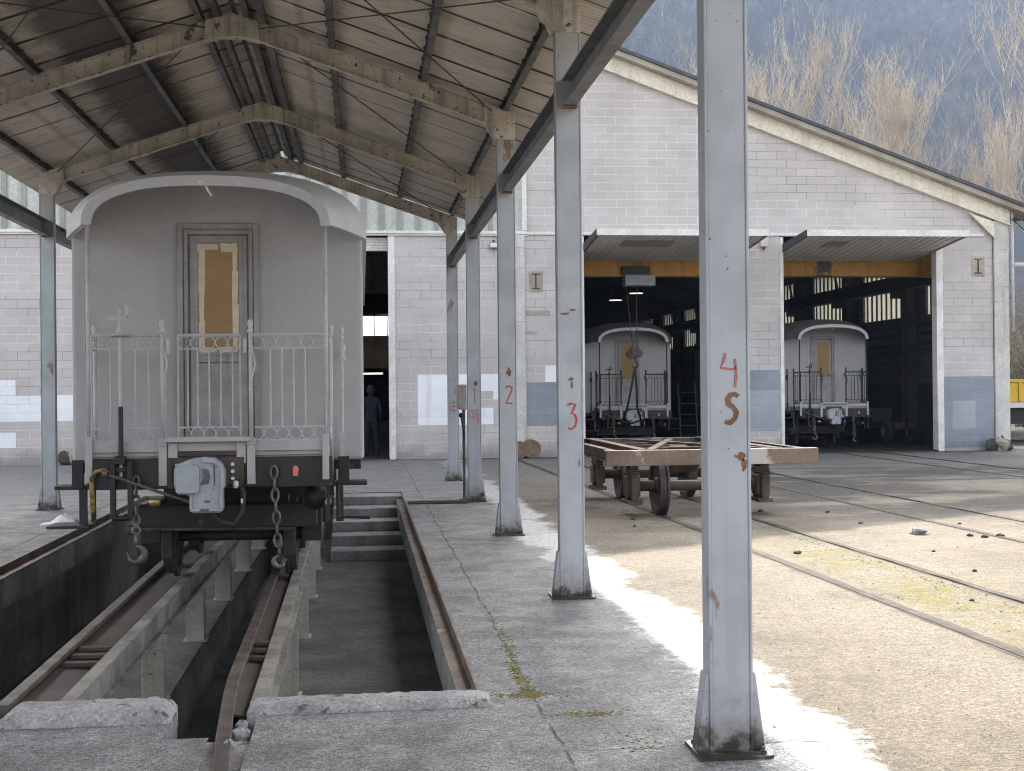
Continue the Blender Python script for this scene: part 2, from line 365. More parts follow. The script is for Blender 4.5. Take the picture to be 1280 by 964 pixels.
M['farwood2'] = mat('far_wood_tan_twigs', (.30,.25,.19), (.20,.165,.13), .02, .95, 0, .0)
M['hill'] = mat('hill_soil', (.045,.043,.038), (.03,.029,.026), .02, .95, 0, .0)
M['moss'] = mat('yellow_moss', (.25,.21,.03), (.13,.11,.025), 9, .95, 0, .5, 60, .01)
M['stone'] = mat('grey_stone', (.30,.29,.28), (.20,.19,.18), 6, .9, 0, .4)
M['clod'] = mat('dark_clod', (.07,.062,.055), (.045,.04,.036), 6, .9, 0, .4)
M['wood'] = mat('cut_wood', (.20,.14,.085), (.14,.095,.06), 8, .8, 0, .3)
M['denim'] = mat('navy_overall', (.012,.016,.032), (.010,.013,.025), 6, .9)
M['skin'] = mat('skin', (.42,.25,.18), (.38,.22,.16), 9, .6, 0, 0)
M['hair'] = mat('dark_hair', (.02,.017,.015), (.03,.025,.02), 20, .7)
M['skip'] = mat('yellow_container_paint', (.72,.47,.03), (.62,.40,.03), 3, .5)
def translucent(name, col, tr):
    t = NT(name); d = t.n('BsdfDiffuse'); t.set(d.inputs['Color'], col); tl = t.n('BsdfTranslucent'); t.set(tl.inputs['Color'], tr)
    mx = t.n('MixShader'); mx.inputs[0].default_value = .6; t.t.links.new(d.outputs[0], mx.inputs[1]); t.t.links.new(tl.outputs[0], mx.inputs[2])
    t.t.links.new(mx.outputs[0], t.out.inputs[0]); return t.m
M['translucent_white'] = translucent('bright_translucent_sheet', (.8,.8,.78), (.95,.95,.93))
M['translucent'] = translucent('translucent_wall_sheet', (.6,.58,.48), (.95,.90,.70))
def emit(name, col, st):
    t = NT(name); e = t.n('Emission'); t.set(e.inputs['Color'], col); e.inputs['Strength'].default_value = st
    t.t.links.new(e.outputs[0], t.out.inputs[0]); return t.m
M['lamp'] = emit('lit_lamp', (1,.95,.82), .5)

# ------------------------------------------------------------------ ground, pit
PX0, PX1, PY0, PY1 = -3.42, .62, 6.95, 21.4        # mouth of the inspection pit
g = MB()
def sheet(x0, x1, y0, y1, z=0.): g.add([(x0,y0,z),(x1,y0,z),(x1,y1,z),(x0,y1,z)], [(0,1,2,3)])
def slot_rects():
    SX0, SX1, SY = -.96, -.54, 6.42                  # slot for the right hand rail at the near end
    sheet(-700, PX0, -150, 470); sheet(PX1, 700, -150, 470)
    sheet(PX0, PX1, PY1, 470); sheet(PX0, SX0, -150, PY0); sheet(SX1, PX1, -150, PY0); sheet(SX0, SX1, -150, 5.0); sheet(SX0, -.74, 5.0, SY)
slot_rects()
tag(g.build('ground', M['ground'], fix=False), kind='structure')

FZ = -.70; DZ = -1.22                                # walkway floor and deep floor of the pit
f = MB()
f.box(-.84, PX1+.2, PY0-.2, PY1, DZ-.1, FZ)          # right walkway
f.box(-2.05, -1.50, PY0-.2, PY1, DZ-.1, FZ)          # ledge carrying the left posts
f.box(PX0-.2, -2.05, PY0-.2, PY1, DZ-.2, DZ)
f.box(-1.50, -.84, PY0-2, PY1, DZ-.2, DZ-.02)
tag(f.build('pit_floor', M['pit']), kind='structure')
w = MB()
w.box(PX1, PX1+.3, PY0-.3, PY1+.3, DZ-.3, -.006); w.box(PX0-.3, PX0, PY0-.3, PY1+.3, DZ-.3, -.006)
w.box(PX0, -.96, PY0-.3, PY0, DZ-.3, -.006); w.box(-.54, PX1, PY0-.3, PY0, DZ-.3, -.006)
w.box(PX0, PX1, PY1, PY1+.3, DZ-.3, -.006)
w.box(-1.06, -.96, 5.1, PY0-.3, DZ-.3, -.006); w.box(-.54, -.44, 5.1, PY0-.3, DZ-.3, -.006); w.box(-.96, -.54, 5.0, 5.2, DZ-.3, -.006)
w.box(-.96, -.54, 5.2, 6.42, DZ-.3, -.13)
sf = MB(); sf.box(-.80, -.535, 4.99, 6.44, -.12, -.028); tag(sf.build('slot_gravel', M['kerb']), kind='structure')
tag(w.build('pit_walls', M['pitwall']), kind='structure')
st = MB()
for k in range(5): st.box(-.45, PX1-.002, 18.3+.6*k, PY1-.002, FZ+.14*k-.002, FZ+.14*(k+1)-(.012 if k == 4 else 0))
tag(st.build('pit_steps', M['pitwall'], bevel=.012), kind='structure')
# steel angles along the edges of the pit
for nm, x0, x1, lab in (('edge_angle', PX1-.105, PX1, 'rusty steel angle lining the right edge of the inspection pit'),
                        ('edge_angle', PX0, PX0+.105, 'rusty steel angle lining the left edge of the inspection pit')):
    a = MB(); a.box(x0, x1, PY0+.01, PY1-.01, -.075, -.06)
    if x1 == PX1: a.box(PX1-.014, PX1+.012, PY0+.01, PY1-.01, -.06, .012)
    else: a.box(PX0-.012, PX0+.014, PY0+.01, PY1-.01, -.06, .012)
    tag(a.build(nm, M['angle'], bevel=.003), lab, 'edge angle', 'steel angles along the pit')
# concrete ledge below the right hand angle
lg = MB(); lg.box(PX1-.10, PX1, PY0, PY1, -.35, -.077); lg.box(PX0, PX0+.10, PY0, PY1, -.35, -.077)
tag(lg.build('pit_wall_ledge', M['pitwall']), kind='structure')
# worn kerbs at the near end
def rough_kerb(x0, x1, y0, y1, h, nx, ny, name, lab):
    k = MB(); vs = []; fs = []
    def H(i, j):
        u, v = i/nx, j/ny
        e = min(1, min(u, 1-u)*nx/2.2)**.5 * min(1, min(v, 1-v)*ny/1.6)**.5
        return h*(.25+.75*e) + rnd.uniform(-1,1)*.006
    for j in range(ny+1):
        for i in range(nx+1):
            vs.append((x0+(x1-x0)*i/nx+rnd.uniform(-1,1)*.007, y0+(y1-y0)*j/ny+rnd.uniform(-1,1)*.010, H(i,j)))
    for j in range(ny):
        for i in range(nx): a = j*(nx+1)+i; fs.append((a, a+1, a+nx+2, a+nx+1))
    n0 = len(vs); rim = [i for i in range(nx+1)] + [j*(nx+1)+nx for j in range(1, ny+1)] + [ny*(nx+1)+i for i in range(nx-1,-1,-1)] + [j*(nx+1) for j in range(ny-1,0,-1)]
    for r_ in rim: vs.append((vs[r_][0], vs[r_][1], -.1))
    for q in range(len(rim)): a, b = rim[q], rim[(q+1) % len(rim)]; fs.append((b, a, n0+q, n0+(q+1) % len(rim)))
    k.add(vs, fs); return tag(k.build(name, M['kerb'], smooth=True), lab, 'kerb', 'worn concrete kerbs at the near end of the pit')
rough_kerb(-1.80, -.965, 6.72, 7.06, .075, 26, 8, 'concrete_kerb', 'short worn concrete kerb between the two pit rails')
rough_kerb(-.595, .66, 6.82, 7.10, .045, 40, 7, 'concrete_kerb', 'long worn concrete kerb right of the bent pit rail')

# rails, girders and posts over the pit
PR = -.012                                            # sideways drift of the pit track per metre
def rail_profile(m, pts, s=1.):
    """flat bottom rail along pts, pts mark the top of the head"""
    prof = [(-.030,0),(.030,0),(.032,-.012),(.026,-.034),(.009,-.042),(.009,-.098),(.050,-.108),(.050,-.118),(-.050,-.118),(-.050,-.108),(-.009,-.098),(-.009,-.042),(-.026,-.034),(-.032,-.012)]
    vs = []; fs = []; n = len(prof)
    for i, p in enumerate(pts):
        d = Vector(pts[min(i+1,len(pts)-1)]) - Vector(pts[max(i-1,0)]); d.z = 0; d.normalize(); a = Vector((d.y,-d.x,0))
        for u, h in prof: vs.append(Vector(p)+a*u*s+Vector((0,0,h*s)))
    for i in range(len(pts)-1):
        for k in range(n): fs.append((i*n+k, i*n+(k+1)%n, (i+1)*n+(k+1)%n, (i+1)*n+k))
    fs += [tuple(range(n)), tuple(range(len(pts)*n-1, (len(pts)-1)*n-1, -1))]
    m.add(vs, fs)
def pit_track(xr, xb, posts, pts, label):
    t = empty('pit_rail_track', (xr, 14, FZ), label, 'rail track', 'rail tracks over the inspection pit')
    m = MB(); rail_profile(m, pts, 1.15); m.build('rail', M['rail'], t, bevel=.003)
    b = MB(); b.ibeam((xb(7.08)-.02, 7.08, -.125), (xb(21.3)-.02, 21.3, -.125), .085, .21, .018); b.build('girder', M['railrust'], t, bevel=.003)
    d = MB()
    n = 40; ys = [7.1+(21.2-7.1)*i/n for i in range(n+1)]
    for y0, y1 in zip(ys, ys[1:]):                    # sloping plate between rail and girder
        xa0, xa1 = (min(pts, key=lambda q: abs(q[1]-y_))[0] for y_ in (y0, y1))
        d.add([(xa0+.02,y0,-.055),(xb(y0)-.055,y0,-.075),(xb(y1)-.055,y1,-.075),(xa1+.02,y1,-.055),(xa0+.02,y0,-.070),(xb(y0)-.055,y0,-.09),(xb(y1)-.055,y1,-.09),(xa1+.02,y1,-.070)],
              [(0,1,2,3),(4,7,6,5),(0,4,5,1),(3,2,6,7)])
    d.build('web_plate', M['webplate'], t)
    for y in posts:
        p = MB(); x = xb(y); p.ibeam((x-.02, y, FZ-.002), (x-.02, y, -.212), .17, .15, .014); p.box(x-.13, x+.09, y-.1, y+.1, FZ-.001, FZ+.012)
        p.build('post', M['pitpost'], t, bevel=.002)
    for y in (8.5, 8.75, 9.0, 13.2, 16.5):
        xa = min(pts, key=lambda q: abs(q[1]-y))[0]; c = MB(); c.box(xa+.04, xb(y)-.07, y-.035, y+.035, -.06, -.03)
        c.build('clip', M['greasy'], t, bevel=.006)
    return t
ysr = [5.0+.25*i for i in range(66)]
def xleft(y): return -1.905 + PR*(y-7.0)*.35
def xright(y): return -.772 - .012*(y-9.5) + (.036*max(0, 7.9-y)**1.5 if y < 7.9 else 0)
pit_track(-1.9, lambda y: -1.585 + .004*(y-7), (7.6, 10.3, 12.75, 15.2, 17.6, 20.0), [(xleft(y), y, 0.) for y in ysr if y >= 7.07], 'straight left rail on a pale girder over the pit, under the grey coach')
pit_track(-.8, lambda y: -.545 - .008*(y-7), (7.9, 10.3, 12.75, 15.2, 17.6, 20.0), [(xright(y), y, 0.) for y in ysr if y >= 5.25], 'right pit rail bent towards the viewer at its near end')
# stones in the slot beside the bent rail
for k, (x, y, r_) in enumerate(((-.555,6.55,.05), (-.60,6.33,.045), (-.575,6.72,.04))):
    tag(MB().sphere((x-.04, y, -.06+r_*.6), r_, 9, 6, (1,1.1,.9), .35).build('stone', M['kerb'], smooth=True), ['pale stone lump beside the bent rail, middle of the three', 'pale stone lump beside the bent rail, nearest the viewer', 'pale stone lump beside the bent rail, against the long kerb'][k], 'stone', 'stones beside the bent pit rail')

# ------------------------------------------------------------------ canopy over the pit
XR, XL, CY0, CS, XM, ZR = 1.635, -4.402, 5.833, 4.491, -1.385, 5.72
SL = .347
canopy = empty('platform_canopy', (XM, 10.3, 0), 'long open steel canopy of grey columns and corrugated roof over the pit', 'canopy')
def stroke(m, pts, w, y, t=.003):
    """painted brush stroke on a face looking towards -Y; pts are (x, z)"""
    P = [Vector((p[0], 0, p[1])) for p in pts]
    L = []; Rr = []
    for i, p in enumerate(P):
        d = (P[min(i+1,len(P)-1)] - P[max(i-1,0)]).normalized(); n = Vector((-d.z, 0, d.x))
        ww = w*(.75+.5*rnd.random())/2
        L.append(p+n*ww); Rr.append(p-n*ww)
    vs = [(q.x, y, q.z) for q in L+Rr] + [(q.x, y+t, q.z) for q in L+Rr]; n = len(P)
    fs = []
    for i in range(n-1):
        fs += [(i, i+1, n+i+1, n+i), (2*n+i, 3*n+i, 3*n+i+1, 2*n+i+1), (i, 2*n+i, 2*n+i+1, i+1), (n+i, n+i+1, 3*n+i+1, 3*n+i)]
    m.add(vs, fs)
def arc(cx, cz, r, a0, a1, n=10, sx=1.): return [(cx+sx*r*math.cos(R(a0+(a1-a0)*i/n)), cz+r*math.sin(R(a0+(a1-a0)*i/n))) for i in range(n+1)]
def blot(m, cx, cz, rx, rz, y, n=14):
    pts = []
    for k in range(n):
        j = .7+.6*rnd.random(); pts.append((cx+rx*j*math.cos(2*math.pi*k/n), cz+rz*j*math.sin(2*math.pi*k/n)))
    m.prism(pts, y, y+.003)
col_mesh = None
def column(x, y, side, label=None):
    global col_mesh
    if col_mesh is None:
        c = MB(); W, D = .1, .06
        c.box(-W+.013, W-.013, -D+.006, D-.006, 0, 4.46)
        for sx in (-1, 1):
            a, b = sorted((sx*W, sx*(W-.014))); c.box(a, b, -D, D, 0, 4.46)
        o = c.build('column', M['column'], None, bevel=.005); col_mesh = o.data
    else:
        o = bpy.data.objects.new('column', col_mesh); C.objects.link(o)
        b = o.modifiers.new('bevel', 'BEVEL'); b.width = .005; b.segments = 2; b.limit_method = 'ANGLE'
    o.parent = canopy; o.location = Vector((x, y, 0)) - canopy.location
    if label: o['label'] = label
    return o
plate = None
bases = []
for k in range(-1, 5):
    for side, x in ((1, XR), (-1, XL)):
        y = CY0 + CS*k
        lab = None
        if side == 1: lab = {0: 'nearest column, marked with a red 4 above a rusty 5', 1: 'column marked with a red 3', 2: 'column marked with a red 2', 3: 'column marked with a red 1 above a red boxed 5', 4: 'far column marked with a red circled cross'}.get(k)
        c = column(x, y, side, lab)
        if not bases:
            p = MB(); p.box(-.165, .165, -.15, .15, .002, .016)
            for bx in (-.13, .13):
                for by in (-.11, .11): p.lathe([(.016,.016),(.016,.03),(.008,.03),(.008,.045)], (bx, by, 0), n=6)
            bp = p.build('base_plate', M['column'], None); gs = []
            for sx in (-1, 1):
                q = MB(); q.prism([(sx*.1,.016),(sx*.155,.016),(sx*.150,.07),(sx*.114,.36),(sx*.1,.37)], -.05, .05)
                gs.append(q.build('gusset', M['column'], None, bevel=.003))
            bases = [bp] + gs
            for b in bases: b.parent = c
        else:
            for b in bases:
                d = b.copy(); C.objects.link(d); d.parent = c
        # painted marks
        if side == 1 and k >= 0:
            yf = -.0575; off = Vector((x, y, 0))
            def mark(build, m, lab=None):
                mb = MB(); build(mb)
                me = bpy.data.meshes.new('painted_mark'); me.from_pydata(mb.v, [], mb.f); me.materials.append(m); me.update()
                o = bpy.data.objects.new('painted_mark', me); C.objects.link(o); o.parent = c
                if lab: o['label'] = lab
            if k == 0:
                mark(lambda m: (stroke(m, [(-.012,1.800),(-.020,1.77),(-.034,1.735),(.02,1.728),(.036,1.735)], .012, yf), stroke(m, [(.030,1.775),(.034,1.74),(.036,1.69),(.030,1.648)], .013, yf)), M['palered'], 'faded red number 4')
                mark(lambda m: stroke(m, [(.044,1.605),(.030,1.618),(.008,1.612),(-.004,1.595),(.0,1.572),(.022,1.557),(.036,1.535),(.030,1.508),(.006,1.488),(-.018,1.492)], .022, yf), M['rustmark'], 'rusty number 5')
                mark(lambda m: (blot(m, .055,1.335,.018,.022,yf), blot(m,.07,1.30,.012,.03,yf), blot(m,.03,1.34,.006,.006,yf)), M['rustmark'], 'rusty paint chip')
            if k == 1:
                mark(lambda m: stroke(m, [(-.032,1.518),(.0,1.528),(.036,1.522),(.002,1.450),(.028,1.442),(.044,1.40),(.030,1.348),(.0,1.326),(-.026,1.336)], .017, yf), M['red'], 'red number 3')
                mark(lambda m: (blot(m, .0,1.72,.02,.012,yf), blot(m,.008,1.68,.008,.03,yf), blot(m,.06,1.06,.005,.03,yf)), M['rustmark'], 'rust spots')
                mark(lambda m: (blot(m, -.045,2.235,.04,.010,yf), blot(m,.02,2.265,.03,.006,yf)), M['rustmark'], 'rust spots')
            if k == 2:
                mark(lambda m: stroke(m, arc(.008,1.645,.036,165,-20,8)+[(.014,1.57),(-.026,1.482),(.010,1.488),(.050,1.480)], .015, yf), M['red'], 'red number 2')
                mark(lambda m: blot(m, .010,1.84,.028,.045,yf), M['rustmark'], 'rust spot')
            if k == 3:
                mark(lambda m: (stroke(m, [(-.026,1.63),(.002,1.675),(.006,1.60),(.008,1.44)], .015, yf), stroke(m, [(-.085,1.335),(.05,1.345),(.055,1.13)], .012, yf), stroke(m, [(-.085,1.335),(-.075,1.235),(-.03,1.215)], .01, yf),
                                stroke(m, [(.02,1.315),(-.03,1.31),(-.03,1.278),(.005,1.282),(.015,1.255),(-.01,1.232),(-.04,1.24)], .013, yf)), M['palered'], 'red number 1 above a boxed 5')
                mark(lambda m: blot(m, .02,1.73,.026,.035,yf), M['rustmark'], 'rust spot')
            if k == 4:
                mark(lambda m: (stroke(m, arc(.0,1.34,.084,0,360,22), .014, yf), stroke(m, [(-.08,1.34),(.08,1.34)], .012, yf), stroke(m, [(.0,1.26),(.0,1.42)], .012, yf),
                                stroke(m, [(.04,1.68),(.02,1.58),(.06,1.55)], .02, yf)), M['palered'], 'red circled cross')
def rz(x): return ZR - SL*abs(x-XM)                    # centre line of a rafter
for k in range(-1, 5):
    y = CY0 + CS*k
    for sx, xc in ((1, XR), (-1, XL)):
        ra = MB(); xa, xb_ = XM + sx*.10, xc - sx*.02
        ra.ibeam((xa, y, rz(xa)), (xb_, y, rz(xb_)), .10, .20, .014)
        ra.build('rafter', M['rafter'], canopy, bevel=.003)
        kn = MB(); s = sx
        kn.prism([(xc-s*.105,4.452),(xc-s*.245,4.665),(xc-s*.235,rz(xc-s*.235)+.105),(xc+s*.10,rz(xc+s*.1)+.105),(xc+s*.10,4.452)], y-.068, y+.068)
        kn.prism([(xc-s*.115,4.447),(xc-s*.255,4.66),(xc-s*.245,4.672),(xc-s*.105,4.459)], y-.075, y+.075)
        kn.build('knee_plate', M['rafter'], canopy, bevel=.004)
    rp = MB()
    rp.prism([(XM-.30,rz(XM-.3)-.115),(XM-.12,ZR-.17),(XM+.12,ZR-.17),(XM+.30,rz(XM+.3)-.115),(XM+.28,rz(XM+.28)+.1),(XM,ZR+.09),(XM-.28,rz(XM-.28)+.1)], y-.072, y+.072)
    for bx in (-.2, -.08, .08, .2):
        for bz in (-.07, .03): rp.lathe([(.014,-.08),(.014,-.066)], (XM+bx, y, ZR+bz-.04), 'y', 6)
    rp.build('ridge_plate', M['rafter'], canopy, bevel=.004)
YA, YB = -4.2, 24.15
for off in (.16, .34, 1.09, 2.10, 3.02):
    for sx in (-1, 1):
        p = MB(); x = XM+sx*off; z = rz(x)+.155
        p.box(x-.035, x+.035, YA, YB, z-.055, z-.047); p.box(x+sx*.028, x+sx*.036, YA, YB, z-.047, z+.048); p.box(x-.035, x+.03, YA, YB, z+.04, z+.048)
        if off > .5:
            for i in range(int((YB-YA)/.42)):         # sheet clips
                yy = YA+.2+.42*i; p.box(x-sx*.045-.008, x-sx*.045+.008, yy-.012, yy+.012, z+.005, z+.045)
        p.build('purlin', M['purlin'], canopy)
# corrugated roof sheets
for sx in (1, -1):
    m = MB(); ny = int((YB-YA)/.076*5); us = [0.03, 1.2, 2.4, 3.51]
    for th in (0, .004):
        for i in range(ny+1):
            y = YA-.15 + (YB-YA+.35)*i/ny; wv = .014*math.sin(2*math.pi*y/.076)
            for j, u in enumerate(us):
                lapz = -.004 if int((y+20)/.83) % 2 else 0
                m.v.append((XM+sx*u, y, ZR+.222 - SL*u + wv + lapz + th))
    nu = len(us); n1 = (ny+1)*nu
    for q in (0, 1):
        for i in range(ny):
            for j in range(nu-1):
                a = q*n1+i*nu+j; m.f.append((a, a+1, a+nu+1, a+nu))
    for i in range(ny): a = i*nu+nu-1; m.f.append((a, a+nu, n1+a+nu, n1+a))
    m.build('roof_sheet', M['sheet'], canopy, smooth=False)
rc = MB(); rc.prism([(XM-.22,ZR+.17),(XM,ZR+.245),(XM+.22,ZR+.17),(XM+.22,ZR+.19),(XM,ZR+.26),(XM-.22,ZR+.19)], YA-.1, YB-.1)
rc.build('ridge_cap', M['purlin'], canopy)
# eaves beams between the columns
for sx, xc in ((1, XR), (-1, XL)):
    for k in range(-1, 4):
        y0, y1 = CY0+CS*k+.06, CY0+CS*(k+1)-.06
        e = MB(); e.box(xc-.05, xc+.05, y0, y1, 3.86, 3.872); e.box(xc-.05, xc+.05, y0, y1, 4.068, 4.08); e.box(xc+(.036 if sx>0 else -.05), xc+(.05 if sx>0 else -.036), y0, y1, 3.872, 4.068)
        if False: e.box(xc-.05, xc-.042, y0+.01, y1-.01, 3.872, 4.068)
        o = e.build('eaves_beam', M['eaves'], canopy)
        b = MB(); b.box(xc-.05, xc+.06, y1-.10, y1-.004, 3.846, 3.858); b.box(xc-.04, xc+.05, y0+.004, y0+.10, 3.846, 3.858)
        b.build('bracket', M['rustmark'], canopy)
# crossing brace rods in the roof plane
for k in range(0, 4):
    ya, yb = CY0+CS*k, CY0+CS*(k+1)
    for sx, xc in ((1, XR), (-1, XL)):
        for q in (0, 1):
            A = (xc-sx*.12, yb if q == 0 else ya, rz(xc-sx*.12)+.045); B = (XM+sx*.30, ya if q == 0 else yb, rz(XM+sx*.3)+.045)
            if q == 1 and k in (2, 3): continue
            r_ = MB(); r_.tube([A, B], .007, 6); r_.build('brace_rod', M['rod'], canopy)

# ------------------------------------------------------------------ workshop building
FY = 31.40
RX = 1.0                                               # ridge
def roofz(x): return 11.63 - .363*abs(x-RX)
bld = empty('workshop_building', (0.9, FY, 0), 'wide gabled workshop of whitewashed blocks with open tilting doors', 'workshop')
w = MB()
w.box(-20, -3.2, FY, FY+.22, 0, 5.33); w.box(.80, 3.62, FY, FY+.22, 0, 5.33); w.box(3.905, 5.33, FY, FY+.22, 0, 5.335)
w.box(9.40, 10.20, FY, FY+.22, 0, 5.335); w.box(14.37, 15.68, FY, FY+.22, 0, 5.335)
w.prism([(3.905,5.335),(15.68,5.335),(15.68,roofz(15.68)-.5),(3.905,roofz(3.905)-.5)], FY, FY+.22)
w.build('front_wall', M['block'], bld)
q = MB(); q.box(15.95, 16.07, FY+.21, 72, 0, 3.65); q.box(15.95, 16.07, FY+.21, 72, 5.45, 5.9); q.box(15.95, 16.07, FY+.21, 32.5, 3.65, 5.45)
for k in range(0, 8): y = 36.6+4.7*k; q.box(15.95, 16.07, y-.65, y+.65, 3.65, 5.45)
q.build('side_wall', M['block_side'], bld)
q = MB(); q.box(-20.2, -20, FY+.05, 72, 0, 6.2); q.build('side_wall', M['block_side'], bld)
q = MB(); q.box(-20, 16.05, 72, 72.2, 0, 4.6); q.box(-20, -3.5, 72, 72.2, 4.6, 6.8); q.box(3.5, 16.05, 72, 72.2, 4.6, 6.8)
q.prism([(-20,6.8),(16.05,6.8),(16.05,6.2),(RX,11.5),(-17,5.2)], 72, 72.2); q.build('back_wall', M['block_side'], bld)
for k in range(8):
    y = 31.9+4.7*k; p = MB(); ys = [y+.65+3.4*i/36 for i in range(37)]
    vs = []; fs = []
    for i, yy in enumerate(ys):
        xx = 15.98 + (.06 if i % 4 == 0 else 0); vs += [(xx,yy,3.65),(xx,yy,5.45)]
    for i in range(36): fs.append((2*i,2*i+1,2*i+3,2*i+2))
    p.add(vs, fs); wn = p.build('translucent_window', M['translucent'], bld, fix=False)
    p = MB()
    for i in range(1, 9): p.box(15.92, 15.965, y+.65+.378*i-.022, y+.65+.378*i+.022, 3.65, 5.45)
    p.build('window_bars', M['dark'], wn)
p = MB(); vs = []; fs = []
for i in range(57):
    xx = -3.5+7*i/56; yy = 72.1+(.04 if (i//2) % 2 else 0); vs += [(xx,yy,4.6),(xx,yy,6.8)]
for i in range(56): fs.append((2*i,2*i+1,2*i+3,2*i+2))
p.add(vs, fs); bwin = p.build('translucent_window', M['translucent_white'], bld, fix=False); bwin['label'] = 'bright translucent window band on the back wall'
mul = MB(); mul.box(-3.5, 3.5, 72.0, 72.05, 5.66, 5.72)
for i in range(11): x = -3.5+.7*i; mul.box(x-.025, x+.025, 72.0, 72.06, 4.6, 6.8)
mul.build('window_bars', M['dark'], bwin)
# cladding above the left part of the front
n = 170; xs = [-20+(3.895+20)*i/n for i in range(n+1)]
vs = []; fs = []
for i, x in enumerate(xs):
    ph = (x*1.0/.43) % 1; yy = FY-.02 - (.045 if ph < .16 else 0); z1 = roofz(x)-.42
    vs += [(x,yy,5.42),(x,yy,max(5.5,z1)),(x,yy+.03,5.42),(x,yy+.03,max(5.5,z1))]
for i in range(n):
    a, b = 4*i, 4*(i+1); fs += [(a,b,b+1,a+1),(a+2,a+3,b+3,b+2)]
c = MB(); c.add(vs, fs); c.build('cladding', M['clad'], bld)
for k in range(-20, 10):
    x = .43*k+.03
    if -9.5 < x < 3.8: c = MB(); c.box(x-.02, x+.095, FY-.085, FY-.066, 5.43, roofz(x)-.5); c.build('cladding_rib', M['cladrib'], bld)
c = MB(); c.box(3.84, 3.955, FY-.09, FY-.002, 5.425, roofz(3.9)-.5); c.build('cladding_trim', M['flash'], bld, bevel=.005)
# flashing line above the doors
c = MB(); c.box(-20, 3.955, FY-.10, FY-.012, 5.345, 5.415); c.box(-20, 3.955, FY-.06, FY-.012, 5.30, 5.344); c.build('flashing', M['flash'], bld, bevel=.004)
c = MB(); c.box(3.96, 15.45, FY-.05, FY-.003, 5.335, 5.405); c.build('flashing', M['flash'], bld, bevel=.004)
# roof: thin sheet, grey soffit and a cream barge beam
def slope_strip(m, xa, xb, za, zb, y0, y1):
    m.prism([(xa, roofz(xa)+za), (xb, roofz(xb)+za), (xb, roofz(xb)+zb), (xa, roofz(xa)+zb)], y0, y1)
r = MB()
slope_strip(r, RX, 16.85, -.03, .05, FY-.42, 72.5); slope_strip(r, -20.6, RX, -.03, .05, FY-.42, 72.5); r.build('roof', M['roof_edge'], bld)
r = MB(); slope_strip(r, RX, 16.80, -.16, -.032, FY-.36, FY+.4); slope_strip(r, -20.5, RX, -.16, -.032, FY-.36, FY+.4); r.build('soffit', M['soffit'], bld)
r = MB(); slope_strip(r, RX, 16.10, -.53, -.165, FY-.10, FY-.004); slope_strip(r, -20.5, RX, -.53, -.165, FY-.10, FY-.004)
slope_strip(r, RX, 16.10, -.552, -.532, FY-.14, FY-.004); r.build('barge_beam', M['cream'], bld, bevel=.006)
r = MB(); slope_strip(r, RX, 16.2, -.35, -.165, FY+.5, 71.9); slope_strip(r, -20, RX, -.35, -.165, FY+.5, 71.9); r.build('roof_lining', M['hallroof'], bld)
# steel portal posts
for x0, x1, z1, lab in ((3.625, 3.90, 5.30, None), (15.70, 16.08, roofz(15.70)-.56, None)):
    p = MB(); p.box(x0, x1, FY-.06, FY-.045, .03, z1); p.box(x0, x0+.016, FY-.045, FY+.2, .03, z1); p.box(x1-.016, x1, FY-.045, FY+.2, .03, z1)
    for z in (3.25, 3.72, 4.08, 5.02): 
        if z < z1: p.box(x0-.012, x1+.012, FY-.072, FY-.0, z, z+.022)
    p.build('portal_post', M['postcol'], bld, bevel=.004)
p = MB(); p.prism([(15.05, roofz(15.05)-.62),(15.69, 5.30),(15.69, roofz(15.69)-.60)], FY-.10, FY-.06)
p.bar((15.03,FY-.11,roofz(15.05)-.60),(15.70,FY-.11,5.28), .06, .025); p.build('haunch_plate', M['cream'], bld, bevel=.004)
p = MB(); p.tube([(16.16,FY-.10,5.95),(16.16,FY-.10,2.95)], .038, 8); p.tube([(16.16,FY-.10,4.62),(16.45,FY-.10,4.62)], .06, 8)
for z in (3.0,4.3,5.6): p.ring((16.16,FY-.10,z), .045, .010, 'z')
p.build('downpipe', M['postcol'], bld, smooth=True)
p = MB(); p.tube([(16.10,FY-.2,5.75),(16.35,FY-.35,5.45),(16.9,FY-.3,5.55),(17.6,FY+.2,5.75)], .018, 6); p.tube([(16.12,FY-.2,5.78),(16.5,FY-.35,5.68),(17.0,FY-.3,5.72),(17.6,FY+.2,5.85)], .014, 6); p.build('cable', M['rubber'], bld, smooth=True)
# beam ends showing in the block work
for x, z in ((4.17, 4.22), (15.30, 4.60)):
    p = MB(); p.box(x-.17, x+.17, FY-.008, FY-.001, z-.26, z+.24); p.build('mortar_patch', M['soffit'], bld)
    p = MB()
    for za, zb, ww in ((.16,.185,.10),(-.185,-.16,.10),(-.16,.16,.016)): p.box(x-ww, x+ww, FY-.02, FY-.009, z+za, z+zb)
    p.build('beam_end', M['greasy'], bld)
for r_ in ((3.91,4.50,3.39,3.52),(3.91,4.2,2.95,3.02)): p = MB(); p.box(r_[0],r_[1],FY-.006,FY-.001,r_[2],r_[3]); p.build('mortar_patch', M['soffit'], bld)
